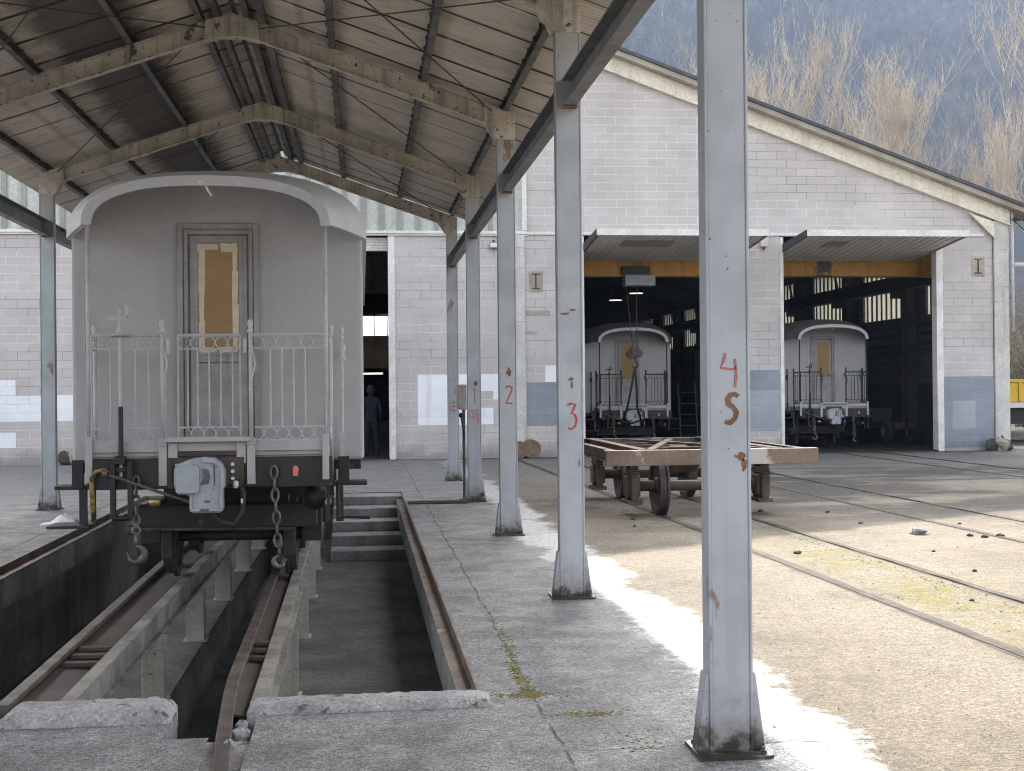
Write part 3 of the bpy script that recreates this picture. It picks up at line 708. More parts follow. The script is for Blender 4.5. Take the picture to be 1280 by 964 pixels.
# fresh paint over the blocks (block-aligned, a few mm thick)
def patch(rects, m, lab):
    p = MB()
    for i, (x0, x1, z0, z1) in enumerate(rects): p.box(x0, x1, FY-.003, FY-.0005, z0, z1)
    o = p.build('paint_patch', m, bld); o['label'] = lab
patch([(1.32,3.12,1.6,2.0),(1.32,2.2,1.2,1.6),(1.32,3.12,.8,1.2),(3.12,3.60,1.4,2.0)], M['white_patch'], 'fresh white paint patch right of the narrow door')
patch([(-9.5,-7.9,1.6,1.95),(-9.6,-6.3,1.0,1.6),(-9.5,-7.9,.4,.75)], M['white_patch'], 'fresh white paint band on the wall left of the coach')
patch([(4.38,5.30,2.0,2.2),(4.38,5.30,1.8,2.0)], M['white_patch'], 'small white paint patch above the blue-grey band')
patch([(3.93,5.32,.75,1.8)], M['grey_patch'], 'blue-grey paint band left of the middle door')
patch([(9.42,10.18,1.55,2.05)], M['grey_patch'], 'blue-grey paint band on the pier between the doors')
patch([(9.42,10.18,.55,1.55)], M['grey_patch2'], 'pale blue paint on the pier between the doors')
patch([(14.39,15.67,1.25,1.85),(14.39,14.6,.55,1.25),(15.2,15.67,.55,1.25),(14.39,15.67,.08,.55)], M['grey_patch'], 'blue-grey paint band right of the right door')
patch([(14.6,15.2,.55,1.25)], M['grey_patch2'], 'worn pale blue paint right of the right door')
# doors: jambs, tilting door leaves
for x0, x1 in ((10.20, 10.29), (14.20, 14.37), (5.27, 5.34), (9.36, 9.41), (.64, .80)):
    p = MB(); p.box(x0, x1, FY-.03, FY+.25, .03, 5.30); p.box(x0+.01, x1-.01, FY-.045, FY-.03, 0, 1.25); p.build('door_jamb', M['flash'], bld, bevel=.005)
def tilt_door(x0, x1):
    A, B = (29.62, 5.17), (32.85, 4.86)
    d = MB(); sl = (B[1]-A[1])/(B[0]-A[0]); zz = lambda y: A[1]+(y-A[0])*sl
    q = lambda y, dz: (y, zz(y)+dz)
    d.prism([q(A[0],0),q(B[0],0),q(B[0],.07),q(A[0],.07)], x0, x1, 'x')
    n = int((x1-x0)/.2)
    for i in range(n):
        xx = x0+.06+(x1-x0-.1)*i/n; d.prism([q(A[0]+.04,-.018),q(B[0]-.03,-.018),q(B[0]-.03,.0),q(A[0]+.04,.0)], xx, xx+.13, 'x')
    o = d.build('tilting_door', M['doorw'], bld)
    e = MB(); e.prism([q(A[0]-.03,-.05),q(A[0]+.02,-.05),q(A[0]+.02,.10),q(A[0]-.03,.10)], x0-.02, x1+.02, 'x'); e.build('front_rail', M['flash'], o, bevel=.006)
    e = MB()
    e.prism([q(A[0]-.02,-.06),q(B[0],-.06),q(B[0],.16),q(A[0]-.02,.10)], x0-.03, x0+.01, 'x'); e.build('side_rail', M['dark'], o)
    e = MB(); e.prism([q(A[0]-.02,-.03),q(B[0],-.03),q(B[0],.08),q(A[0]-.02,.08)], x1-.01, x1+.03, 'x'); e.build('side_rail', M['soffit'], o)
    e = MB(); e.prism([q(30.3,-.024),q(31.0,-.024),q(31.0,-.019),q(30.3,-.019)], x0+.75, x0+(2.0 if x0 < 8 else 1.3), 'x'); e.build('wicket_panel', M['soffit'], o)
    return o
tilt_door(5.36, 9.36)['label'] = 'left tilting door, open and lying level'
tilt_door(10.30, 14.20)['label'] = 'right tilting door, open and lying level'
# narrow sliding door bay on the left: rolled shutter, inner partition
p = MB()
for i in range(5): p.tube([(-3.2,FY+.12,4.98+.065*i),(.64,FY+.12,4.98+.065*i)], .036, 8)
p.build('rolled_shutter', M['flash'], bld, smooth=True)
p = MB()
for i in range(24): x = -3.4+.25*i; p.box(x, x+.235, 40.0+(.03 if i % 2 else 0), 40.06, 4.55, 6.6)
p.box(-20, 4.3, 40.02, 40.1, 6.6, 11); p.build('inner_curtain', M['brownpan'], bld)
p = MB(); p.box(-3.4, 2.6, 40.0, 40.06, 2.6, 3.28); p.box(-3.4, 2.6, 40.0, 40.05, 2.3, 2.6); p.build('inner_partition', M['brownpan'], bld)
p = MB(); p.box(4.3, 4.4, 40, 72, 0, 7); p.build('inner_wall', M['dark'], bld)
p = MB(); p.tube([(-.35,38,2.12),(.60,38,2.12)], .022, 8); lt = p.build('strip_light', M['lamp'], bld)
# inside of the right hand hall
p = MB(); p.box(15.90, 15.945, FY+.3, 71.9, 0, 1.66); p.build('dado', M['dado'], bld)
p = MB(); p.box(15.2, 15.5, 32.2, 71.5, 4.36, 4.40); p.box(15.2, 15.5, 32.2, 71.5, 4.72, 4.76); p.box(15.33, 15.37, 32.2, 71.5, 4.40, 4.72); p.box(4.5,4.8,32.2,71.5,4.36,4.76); p.build('crane_runway', M['dark'], bld)
for k in range(8):
    y = 36.6+4.7*k; p = MB(); p.ibeam((15.72,y,0.02),(15.72,y,5.6), .32, .42, .03); p.box(15.2,15.6,y-.10,y+.10,4.15,4.35)
    p.build('hall_post', M['dark'], bld)
    p = MB(); p.bar((15.90,y-4.0,3.7),(15.90,y-2.9,5.4), .05, .07); p.build('wall_brace', M['dark'], bld) if k != 1 else None
for z in (3.25, 3.02, 2.72, 2.52):
    p = MB(); p.tube([(15.90,32.4,z+.12),(15.90,70,z)], .035, 6); p.build('wall_pipe', M['dark'], bld)
for k in range(5):
    y = 36+7.5*k; p = MB(); p.ibeam((RX+3.4,y,roofz(4.4)-.5),(15.9,y,roofz(15.9)-.55), .2, .4, .03); p.build('hall_rafter', M['dark'], bld)
o = MB().lathe([(.22,0),(.24,.03),(.1,.22),(.04,.26)], (12.3,63,5.95), n=16)
for i, (x, y) in enumerate(((12.3,63.2),(12.35,58.6))):
    l = empty('pendant_lamp', (x,y,5.9), ['lit round hall lamp, the lower left of two above the middle coach','lit round hall lamp, the higher right of two, beside the hoist rope'][i], 'lamp', 'pendant lamps in the hall')
    MB().lathe([(.34,0),(.36,.04),(.16,.26),(.05,.32)], (x,y,5.92), n=16).build('lamp_shade', M['dark'], l, smooth=True)
    MB().lathe([(.30,0),(.30,.015)], (x,y,5.895), n=16).build('lamp_bulb', M['lamp'], l)
    MB().tube([(x,y,6.2),(x,y,roofz(x)-.36)], .012, 6).build('cord', M['rubber'], l)

# overhead crane
cr = empty('overhead_crane', (9.9, 33.1, 4.5), 'yellow overhead crane girder spanning the hall behind the tilting doors', 'crane')
p = MB(); p.box(4.65,15.35,32.95,33.25,4.50,5.06); p.box(4.65,15.35,32.88,33.32,4.47,4.50); p.box(4.65,15.35,32.88,33.32,5.06,5.09); p.build('girder', M['yellow'], cr, bevel=.006)
for x in (4.65, 15.35): MB().box(x-.12,x+.12,32.0,34.2,4.78,5.0).build('end_carriage', M['dark'], cr)
h = MB(); h.box(6.62,7.40,32.72,33.15,4.22,4.50); hb = h.build('hoist', M['hoistgrey'], cr, bevel=.02)
MB().box(6.55,7.28,32.80,33.15,4.50,4.72).build('trolley', M['dark'], hb, bevel=.01)
p = MB(); p.tube([(6.67,32.9,4.25),(6.84,32.9,2.62)], .010, 6); p.tube([(6.95,32.9,4.25),(6.92,32.9,2.62)], .010, 6); p.build('rope', M['rod'], cr)
p = MB(); p.box(6.78,6.98,32.82,32.98,2.42,2.66); p.lathe([(.13,-.06),(.13,.06)], (6.80,32.9,2.50), 'y', 14); p.lathe([(.11,-.06),(.11,.06)], (6.97,32.9,2.52), 'y', 14); hk = p.build('hook_block', M['greasy'], cr, bevel=.008)
p = MB(); p.tube([(6.89,32.9,2.42),(6.89,32.9,2.30)]+[(6.89+.07*math.sin(R(a)),32.9,2.22+.07*math.cos(R(a))) for a in range(20,290,30)], .020, 8); p.build('hook', M['greasy'], hk, smooth=True)
sl_ = empty('lifting_sling', (6.89, 33.4, 0.9), 'dark looped lifting sling hanging from the crane hook to the middle coach', 'sling')
p = MB(); p.tube([(6.89,32.9,2.18),(6.80,33.0,1.6),(6.74,33.3,1.05),(6.72,33.75,.80)], .028, 8); p.tube([(6.89,32.9,2.18),(6.94,33.0,1.7),(7.02,33.3,1.1),(7.22,33.75,.80)], .028, 8)
p.tube([(6.72,33.75,.80),(6.80,33.85,.74),(7.0,33.9,.72),(7.22,33.75,.80)], .028, 8); p.build('strap', M['rubber'], sl_, smooth=True)

# ------------------------------------------------------------------ carriages
def arch(hw, spring, crown, n=28, p=2.5):
    pts = []
    for i in range(n+1):
        t = math.pi*(1-i/n); c, s = math.cos(t), math.sin(t)
        pts.append((hw*math.copysign(abs(c)**(2/p), c), spring+(crown-spring)*abs(s)**(2/p)))
    return pts
def coach(X, Y, label, shed=False, length=10.6, dz=0.):
    """an open platform narrow gauge carriage; local x sideways, y away from the viewer"""
    t = empty('railway_carriage', (X, Y, dz), label, 'railway carriage', 'grey open-platform carriages')
    iron = M['ironblack'] if shed else M['iron']
    L = length; by = .82
    def P(m): m.v = [(a+X, b+Y, c+dz) for a, b, c in m.v]; return m
    def mk(m, name, mt, parent=t, **kw): return P(m).build(name, mt, parent, **kw)
    # body
    b = MB(); pts = [(-1.2,1.06)] + arch(1.2, 2.90, 3.44) + [(1.2,1.06)]
    b.prism(pts, by, L-by); mk(b, 'body', M['coach'], bevel=.035, seg=3)
    s = MB(); s.box(-1.17,1.17,by+.05,L-by-.05,.98,1.06); mk(s, 'sill', M['chassis'])
    # roof: flared hoods at both ends
    n = 40; secs = [(0,.935,2.955,3.315),(.28,1.03,2.955,3.385),(.56,1.14,2.945,3.45),(.82,1.235,2.93,3.50),(L-.82,1.235,2.93,3.50),(L-.4,1.09,2.95,3.42),(L,.935,2.955,3.315)]
    r = MB(); rows = []
    for q, d in ((0,0.),(1,.048)):
        for (yy, hw, sp, cr_) in secs: rows.append([(x, yy, z) for x, z in arch(hw-d, sp, cr_-d, n, 2.45)])
    for row in rows: r.v += row
    ns = len(secs); w_ = n+1
    for q in (0, 1):
        for i in range(ns-1):
            for j in range(n): a = (q*ns+i)*w_+j; r.f.append((a, a+1, a+w_+1, a+w_))
    for j in range(n):
        for i in (0, ns-1): a, c = i*w_+j, (ns+i)*w_+j; r.f.append((a, a+1, c+1, c))
    for i in range(ns-1):
        for j in (0, n): a, c = i*w_+j, (ns+i)*w_+j; r.f.append((a, a+w_, c+w_, c))
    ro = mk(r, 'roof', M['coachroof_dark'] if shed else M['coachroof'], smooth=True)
    es = ro.modifiers.new('edge', 'EDGE_SPLIT'); es.split_angle = R(50)
    fr = MB(); o_, i_ = arch(.948,2.94,3.328,n,2.45), arch(.872,2.94,3.25,n,2.45)
    for k in range(n): fr.prism([o_[k], o_[k+1], i_[k+1], i_[k]], -.012, .02)
    mk(fr, 'roof_rim', M['coachroof'], ro)
    l = MB(); l.tube([(-.01,.03,3.262),(0,.03,3.23),(.035,.03,3.175)], .010, 6); l.box(-.06,-.03,-.014,.0,3.27,3.285); l.box(.02,.04,-.014,.0,3.272,3.29); mk(l, 'lamp_hook', M['zinc'], ro)
    # door
    d = MB()
    def frame(m, x0, x1, z0, z1, w1, y0, y1):
        m.box(x0, x0+w1, y0, y1, z0, z1); m.box(x1-w1, x1, y0, y1, z0, z1); m.box(x0+w1, x1-w1, y0, y1, z1-w1, z1)
    frame(d, -.335,.335,1.2,3.055,.045,by-.034,by); frame(d, -.285,.285,1.2,3.0,.035,by-.022,by); 
    d.box(-.235,.235,by-.010,by,1.2,2.955)
    dr = mk(d, 'door', M['trim'], bevel=.005)
    gp = MB(); frame(gp, -.245,.245,1.2,2.965,.010,by-.0125,by-.0105); gp.box(-.165,.165,by-.0125,by-.0105,1.885,1.897); mk(gp, 'door_gap', M['groove'], dr)
    fm = MB(); frame(fm, -.20,.20,1.97,2.925,.03,by-.018,by-.0108); fm.box(-.17,.17,by-.018,by-.0108,1.95,1.975); mk(fm, 'sash', M['trim'], dr, bevel=.004)
    wb = MB(); wb.box(-.175,.175,by-.014,by-.0102,1.975,2.895); w_o = mk(wb, 'window_board', M['board'], dr)
    tp = MB()
    def tape(x0, x1, z0, z1): 
        j = lambda: rnd.uniform(-.008,.008)
        tp.prism([(x0+j(),z0+j()),(x1+j(),z0+j()),(x1+j(),z1+j()),(x0+j(),z1+j())], by-.0165-.002*rnd.random(), by-.0145)
    for x0, x1 in ((-.175,-.105),(.108,.172)):
        z = 1.985
        while z < 2.86: h_ = rnd.uniform(.16,.34); tape(x0+rnd.uniform(0,.02), x1-rnd.uniform(0,.02), z, min(2.885,z+h_)); z += h_+rnd.uniform(-.02,.008)
    tape(-.16,.0,2.83,2.885); tape(.02,.16,2.82,2.885); tape(-.15,-.02,1.98,2.02); tape(.0,.16,1.98,2.025)
    if not shed: mk(tp, 'masking_tape', M['tape'], w_o)
    hd = MB(); hd.tube([(.19,by-.03,2.02),(.19,by-.07,2.02),(.11,by-.07,2.02)], .010, 6); mk(hd, 'door_handle', iron, dr, smooth=True)
    # platform
    p = MB(); p.box(-.92,.92,.02,by,1.15,1.19); p.box(-.90,.90,.0,.05,1.185,1.262); p.box(-.90,.90,-.012,.0,1.185,1.197); p.box(-.92,.92,.05,by,1.10,1.15); mk(p, 'platform', M['coach'], bevel=.004)
    p = MB(); p.prism([(-.33,1.262),(.33,1.262),(.33,1.29),(.29,1.30),(-.29,1.30),(-.33,1.29)], -.10, .03); 
    mk(p, 'foot_plate', M['coach'], bevel=.006)
    # corner posts up to the roof
    for sx in (-1, 1):
        p = MB(); p.tube([(sx*.905,.03,1.26),(sx*.905,.03,2.965)], .017, 10); mk(p, 'corner_post', iron, smooth=True)
        p = MB(); p.box(sx*.90-.026, sx*.90+.026, -.035, -.012, .955, 1.31); mk(p, 'post_strap', M['coach'], bevel=.003)
    # railings
    def railing(x0, x1, yy, bars, nr, name='railing', ztop=2.09):
        m = MB(); m.tube([(x0,yy,ztop),(x1,yy,ztop)], .014, 8)
        for z in (1.985, 1.372, 1.268): m.box(x0, x1, yy-.005, yy+.005, z-.005, z+.005)
        for xx in bars: m.tube([(xx,yy,1.372),(xx,yy,1.985)], .0075, 6)
        for xx in (x0, x1): m.tube([(xx,yy,1.25),(xx,yy,ztop+.004)], .008, 6)
        st = (x1-x0)/nr; rad = .046
        for i in range(nr):
            for z in (2.034, 1.32): m.ring((x0+st*(i+.5),yy,z), rad, .0048, 'y', 18, 5)
        return mk(m, name, iron)
    railing(-.885, -.33, .02, [-.74,-.555,-.455], 5, 'railing')
    railing(.325, .905, .02, [.475,.565,.655,.745], 6, 'railing')
    def finial_post(x, yy, z0, ztop, rr=.0155):
        m = MB(); m.tube([(x,yy,z0),(x,yy,ztop)], rr, 10)
        m.lathe([(rr,0),(rr*1.5,.012),(rr*1.5,.03),(rr*.8,.04),(rr*1.35,.058),(rr*1.5,.078),(rr*1.2,.10),(rr*.3,.112)], (x,yy,ztop-.03), n=12)
        return m
    for x in (-.345, .325):
        mk(finial_post(x, -.005, 1.29, 2.13), 'gate_post', iron, smooth=True)
        m = MB(); m.box(x-.032, x+.032, -.035, -.012, .925, 1.29); m.box(x-.036, x+.036, -.055, -.012, 1.235, 1.28); m.box(x-.03*0-(-.04 if x < 0 else .11), x+(.11 if x < 0 else -.04), -.03, .02, 1.09, 1.27); mk(m, 'gate_bracket', M['coach'], bevel=.004)
        m = MB(); m.box(x+(.03 if x<0 else -.055), x+(.055 if x<0 else -.03), -.02, .0, 1.95, 2.06); m.tube([(x,.0,2.05),(x+.035,-.01,1.86),(x-.01,-.012,1.66)], .009, 6); mk(m, 'gate_latch', iron)
    if not shed: railing(-.245, .235, .12, [-.17,-.095,-.005,.085,.175], 5, 'gate')
    # side railings running back to the body
    for sx in (-1, 1):
        m = MB(); xx = sx*.935
        m.tube([(xx,.03,2.09),(xx,.40,2.09)], .013, 8); m.tube([(xx,.03,1.268),(xx,.40,1.268)], .008, 6); m.tube([(xx,.03,1.985),(xx,.40,1.985)], .006, 6)
        for yy in (.14,.27): m.tube([(xx,yy,1.268),(xx,yy,1.985)], .0065, 6)
        for yy in (.09,.18,.27,.36):
            for z in (2.034, 1.32): m.ring((xx,yy,z), .044, .0045, 'x', 16, 5)
        mk(m, 'railing', iron)
        m = finial_post(xx, .42, 1.0, 2.11, .016); mk(m, 'rail_post', iron, smooth=True)
        m = finial_post(sx*1.02, .70, 1.2, 2.10, .014); m.box(sx*1.02-.022, sx*1.02+.022, .68, .71, .99, 1.30); m.lathe([(.03,0),(.034,.03),(.022,.05),(.034,.10),(.03,.13)], (sx*1.02,.70,1.90), n=10)
        m.tube([(sx*1.02,.70,1.96),(sx*1.02,.82,1.96)], .010, 6); mk(m, 'grab_rail', iron, smooth=False)
    # hand brake column with crank
    m = MB(); m.tube([(-.66,-.02,1.0),(-.66,-.02,2.07)], .014, 8); m.lathe([(.075,0),(.06,.012),(.03,.03),(.016,.06),(.014,.20)], (-.66,-.02,2.085), n=14)
    m.box(-.745,-.585,-.035,-.012,2.205,2.232); m.tube([(-.605,-.025,2.22),(-.605,-.025,2.315)], .012, 8); m.tube([(-.745,-.03,2.215),(-.76,-.03,2.20)], .010, 6); mk(m, 'brake_crank', iron)
    # underframe
    m = MB(); m.box(-.90,.95,-.01,.06,.90,1.135); m.box(-.93,.95,.06,.10,.93,1.08); bb = mk(m, 'buffer_beam', M['chassis'], bevel=.004)
    m = MB(); m.box(-.31,.27,-.035,-.011,.90,1.14); m.box(-.31,-.27,-.045,-.036,.92,1.12); m.prism([(-.33,1.15),(.30,1.15),(.22,1.19),(-.24,1.19)], -.02, .05); pl_ = mk(m, 'drawgear_plate', M['greasy'], bb, bevel=.004)
    m = MB()
    for z in (1.085,1.03,.975): m.lathe([(.013,-.052),(.016,-.044),(.016,-.036)], (.185,0,z), 'y', 8)
    mk(m, 'bolt', M['zinc'], pl_)
    m = MB(); m.sphere((.665,-.014,1.03), .028, 8, 6, (.85,.25,1.3)); m.box(.645,.685,-.02,-.011,.985,1.03); mk(m, 'marker', M['orange'], bb)
    # coupler head
    m = MB(); out = [(-.245,.94),(-.245,1.06),(-.21,1.10),(-.12,1.135),(-.02,1.15),(.06,1.14),(.11,1.10),(.135,1.04),(.135,.92),(.12,.90),(.12,.74),(.10,.72),(-.10,.72),(-.13,.74),(-.13,.86),(-.22,.865)]
    m.prism(out, -.17, -.03); m.tube([(-.05,-.03,.98),(-.05,.2,.98)], .09, 12)
    cp = mk(m, 'coupler', M['coupler'], bevel=.018, seg=3)
    m = MB(); m.prism([(-.225,.885),(-.225,1.075),(-.20,1.085),(-.07,1.085),(-.05,1.07),(-.05,.885),(-.07,.875),(-.15,.875)], -.215, -.171); m.tube([(-.23,-.19,1.09),(-.09,-.19,1.09)], .014, 8); mk(m, 'cover', M['coupler'], cp, bevel=.010)
    m = MB()
    for q in ([(-.12,.735),(.115,.735),(.115,.755),(-.12,.755)], [(.10,.755),(.12,.755),(.12,.90),(.10,.90)], [(-.125,.755),(-.11,.755),(-.11,.86),(-.125,.86)], [(.115,.90),(.134,.92),(.134,1.04),(.12,1.07),(.105,1.03),(.105,.92)], [(-.03,1.11),(.06,1.10),(.10,1.07),(.11,1.09),(.06,1.135),(-.03,1.145)]): m.prism(q, -.20, -.171)
    mk(m, 'rim', M['coupler'], cp, bevel=.006)
    m = MB(); m.prism([(-.045,.935),(.015,.945),(.03,1.0),(.012,1.055),(-.03,1.06),(-.02,1.0)], -.176, -.171); m.prism([(.055,.93),(.065,.93),(.065,1.08),(.05,1.09)], -.175, -.171); m.prism([(-.02,.80),(.03,.80),(.025,.82),(-.015,.82)], -.175, -.171); m.prism([(-.045,.735),(.02,.735),(.02,.758),(-.045,.758)], -.204, -.201); mk(m, 'recess_shade', M['groove'], cp)  # shade of the casting's hollows, laid on as flat dark patches
    # chain on the right, hook on the left
    def link(m, c, ln, wd, r_, side):
        pts = []
        for k in range(17):
            a = 2*math.pi*k/16; u = wd*math.cos(a); v = ln*math.sin(a)
            pts.append((c[0]+(u if side == 0 else 0), c[1]+(u if side else 0), c[2]+v))
        m.tube(pts, r_, 6, cap=False)
    def hook(m, x, y, z, s_=1., flip=1):
        m.tube([(x,y,z),(x,y,z-.09*s_)], [.014*s_,.018*s_], 8); m.ring((x,y,z+.025*s_), .026*s_, .012*s_, 'y', 14, 6)
        pts = [(x+flip*(.0+.055*math.sin(R(a)))*s_, y, z-.14*s_+.055*s_*math.cos(R(a))) for a in range(0,265,18)]
        rs = [.018*s_+.010*s_*math.sin(math.pi*i/(len(pts)-1)) for i in range(len(pts))]; rs[-1] = .008*s_
        pts.append((pts[-1][0]-flip*.012*s_, y, pts[-1][2]+.035*s_)); rs.append(.005*s_)
        m.tube(pts, rs, 8)
    ch = MB(); z = 1.06
    for i in range(7): link(ch, (.50+.004*i, -.04, z-.045), .052, .026, .012, i % 2); z -= .088
    hook(ch, .535, -.04, .43, .75, -1); mk(ch, 'safety_chain', M['chain'], smooth=True)
    ch = MB(); z = 1.0
    for i in range(5): link(ch, (-.545, -.05, z-.035), .045, .024, .010, i % 2); z -= .075
    ch.tube([(-.545,-.05,.66),(-.545,-.05,.58)], .012, 6); hook(ch, -.545, -.05, .56, 1.1, 1); mk(ch, 'hook_chain', M['chain'], smooth=True)
    # brake gear in front of the beam
    m = MB(); m.tube([(-.655,-.05,1.54),(-.655,-.05,1.16)], .020, 8); m.box(-.70,-.62,-.09,-.03,1.10,1.16)
    for xx in (-.715,-.585): m.box(xx-.02, xx+.02, -.08, -.035, .68, 1.12)
    m.tube([(-.72,-.06,.685),(-.58,-.06,.685)], .022, 8); m.box(-.69,-.61,-.07,-.04,1.04,1.07); mk(m, 'brake_frame', M['chassis'], bevel=.004)
    m = MB(); m.tube([(-.74,-.09,1.02),(-.56,-.10,.955),(-.13,-.10,.80)], .012, 8); m.lathe([(.022,-.02),(.022,.02)], (-.77,-.09,1.03), 'x', 10); mk(m, 'release_rod', M['chain'])
    m = MB(); m.tube([(.24,-.04,.93),(.27,-.06,.86),(.26,-.07,.72),(.20,-.08,.62),(.10,-.06,.64),(.03,.0,.72)], .021, 10); m.lathe([(.03,0),(.03,.07)], (.24,-.045,.90), n=10); m.tube([(.15,-.04,.92),(.42,-.04,.92)], .012, 6)
    mk(m, 'air_hose', M['rubber'], smooth=True)
    m = MB(); m.lathe([(.02,0),(.03,.02),(.03,.05),(.018,.06)], (.215,-.05,.90), n=10); m.lathe([(.016,0),(.016,.05)], (.262,-.07,.77), n=8); mk(m, 'hose_cock', M['zinc'])
    m = MB(); m.lathe([(.028,-.03),(.036,0),(.028,.05)], (-.42,-.02,.80), 'x', 12); mk(m, 'valve', M['brass'])
    if not shed:
        m = MB(); m.tube([(-.72,-.05,1.02),(-.78,-.06,1.055),(-.84,-.06,1.045),(-.875,-.05,.99),(-.87,.6,.80),(-.87,1.5,.45),(-.86,2.0,.28)][:4]+[(-.872,-.05,.85),(-.865,-.04,.66)], .019, 10); mk(m, 'yellow_hose', M['hose_y'], smooth=True)
    m = MB(); m.lathe([(.02,-.02),(.085,.0),(.105,.05),(.105,.55),(.085,.6),(.02,.62)], (.80,.35,.78), 'y', 18); m.lathe([(.02,-.02),(.07,.0),(.085,.05),(.085,.4),(.02,.42)], (.86,.5,.97), 'y', 16); mk(m, 'air_tank', M['chassis'], smooth=True)
    m = MB(); m.lathe([(.028,-.03),(.03,.0)], (.905,.36,.75), 'y', 12); mk(m, 'tank_cap', M['brass'])
    for x in (-.55, .55):
        m = MB(); m.ibeam((x,.1,.99),(x,L-.1,.99), .12, .20, .016); mk(m, 'sole_bar', M['chassis'])
    for yb in (2.7, L-2.7):
        bg = MB()
        for sx in (-1, 1):
            bg.prism([(yb-1.25,.62),(yb+1.25,.62),(yb+1.25,.52),(yb+.45,.36),(yb-.45,.36),(yb-1.25,.52)], sx*.72-.03, sx*.72+.03, 'x')
            for ya in (-.85,.85): bg.box(sx*.72-.09, sx*.72+.09, yb+ya-.11, yb+ya+.11, .28, .56)
        for ya in (-1.45,-1.27,1.25): bg.box(-.78,.78,yb+ya,yb+ya+.09,.46,.66)
        bg.box(-.72,.72,yb-.15,yb+.15,.5,.75); bo = mk(bg, 'bogie', M['chassis'], bevel=.006)
        m = MB(); m.tube([(-.80,yb-1.52,.47),(.60,yb-1.52,.45)], .014, 6); m.lathe([(.045,-.04),(.045,.04)], (-.78,yb-1.52,.47), 'x', 10); mk(m, 'brake_rod', M['chain'], bo)
        for ya in (-.85,.85):
            ax = MB(); ax.tube([(-.62,yb+ya,.34),(.62,yb+ya,.34)], .055, 12); mk(ax, 'axle', M['greasy'], bo, smooth=True)
            for sx in (-1, 1):
                wv = MB(); wv.lathe([(.05,-.055),(.09,-.05),(.10,-.02),(.27,-.02),(.28,-.05),(.365,-.05),(.365,-.02),(.338,-.014),(.332,.055),(.28,.055),(.27,.02),(.10,.02),(.05,.055)] if sx > 0 else [(.05,-.055),(.10,-.02),(.27,-.02),(.28,-.055),(.332,-.055),(.338,.014),(.365,.02),(.365,.05),(.28,.05),(.27,.02),(.10,.02),(.09,.05),(.05,.055)], (sx*.53,yb+ya,.338), 'x', 36); mk(wv, 'wheel', M['wheel'], bo)
                bs = MB(); bs.box(sx*.53-.05, sx*.53+.05, yb+ya-.44, yb+ya-.37, .18, .5); mk(bs, 'brake_block', M['chassis'], bo, bevel=.01)
    # steps
    for sx in (-1, 1):
        m = MB(); x0 = sx*.95
        m.box(min(x0,sx*1.22), max(x0,sx*1.22), .25, .50, .885, .915); m.box(min(sx*.99,sx*1.08), max(sx*.99,sx*1.08), .22, .25, .90, 1.12); m.box(min(sx*.97,sx*1.03), max(sx*.97,sx*1.03), .24, .27, .60, .90)
        m.box(min(sx*.93,sx*1.25), max(sx*.93,sx*1.25), .10, .42, .595, .617) if sx < 0 else m.tube([(.99,.2,.9),(1.0,.18,.64),(1.24,.16,.63)], .014, 6)
        m.box(min(sx*.90,sx*.92), max(sx*.90,sx*.92), .22, .25, .60, 1.0); mk(m, 'step', M['chassis'], bevel=.003)
    return t
coach(-1.185, 10.45, 'grey primed carriage standing over the pit under the canopy')
coach(7.14, 34.3, 'grey carriage with black railings in the middle doorway, under the crane hook', shed=True, dz=-.09)
coach(12.21, 33.2, 'grey carriage with black railings in the right doorway', shed=True, dz=-.08)

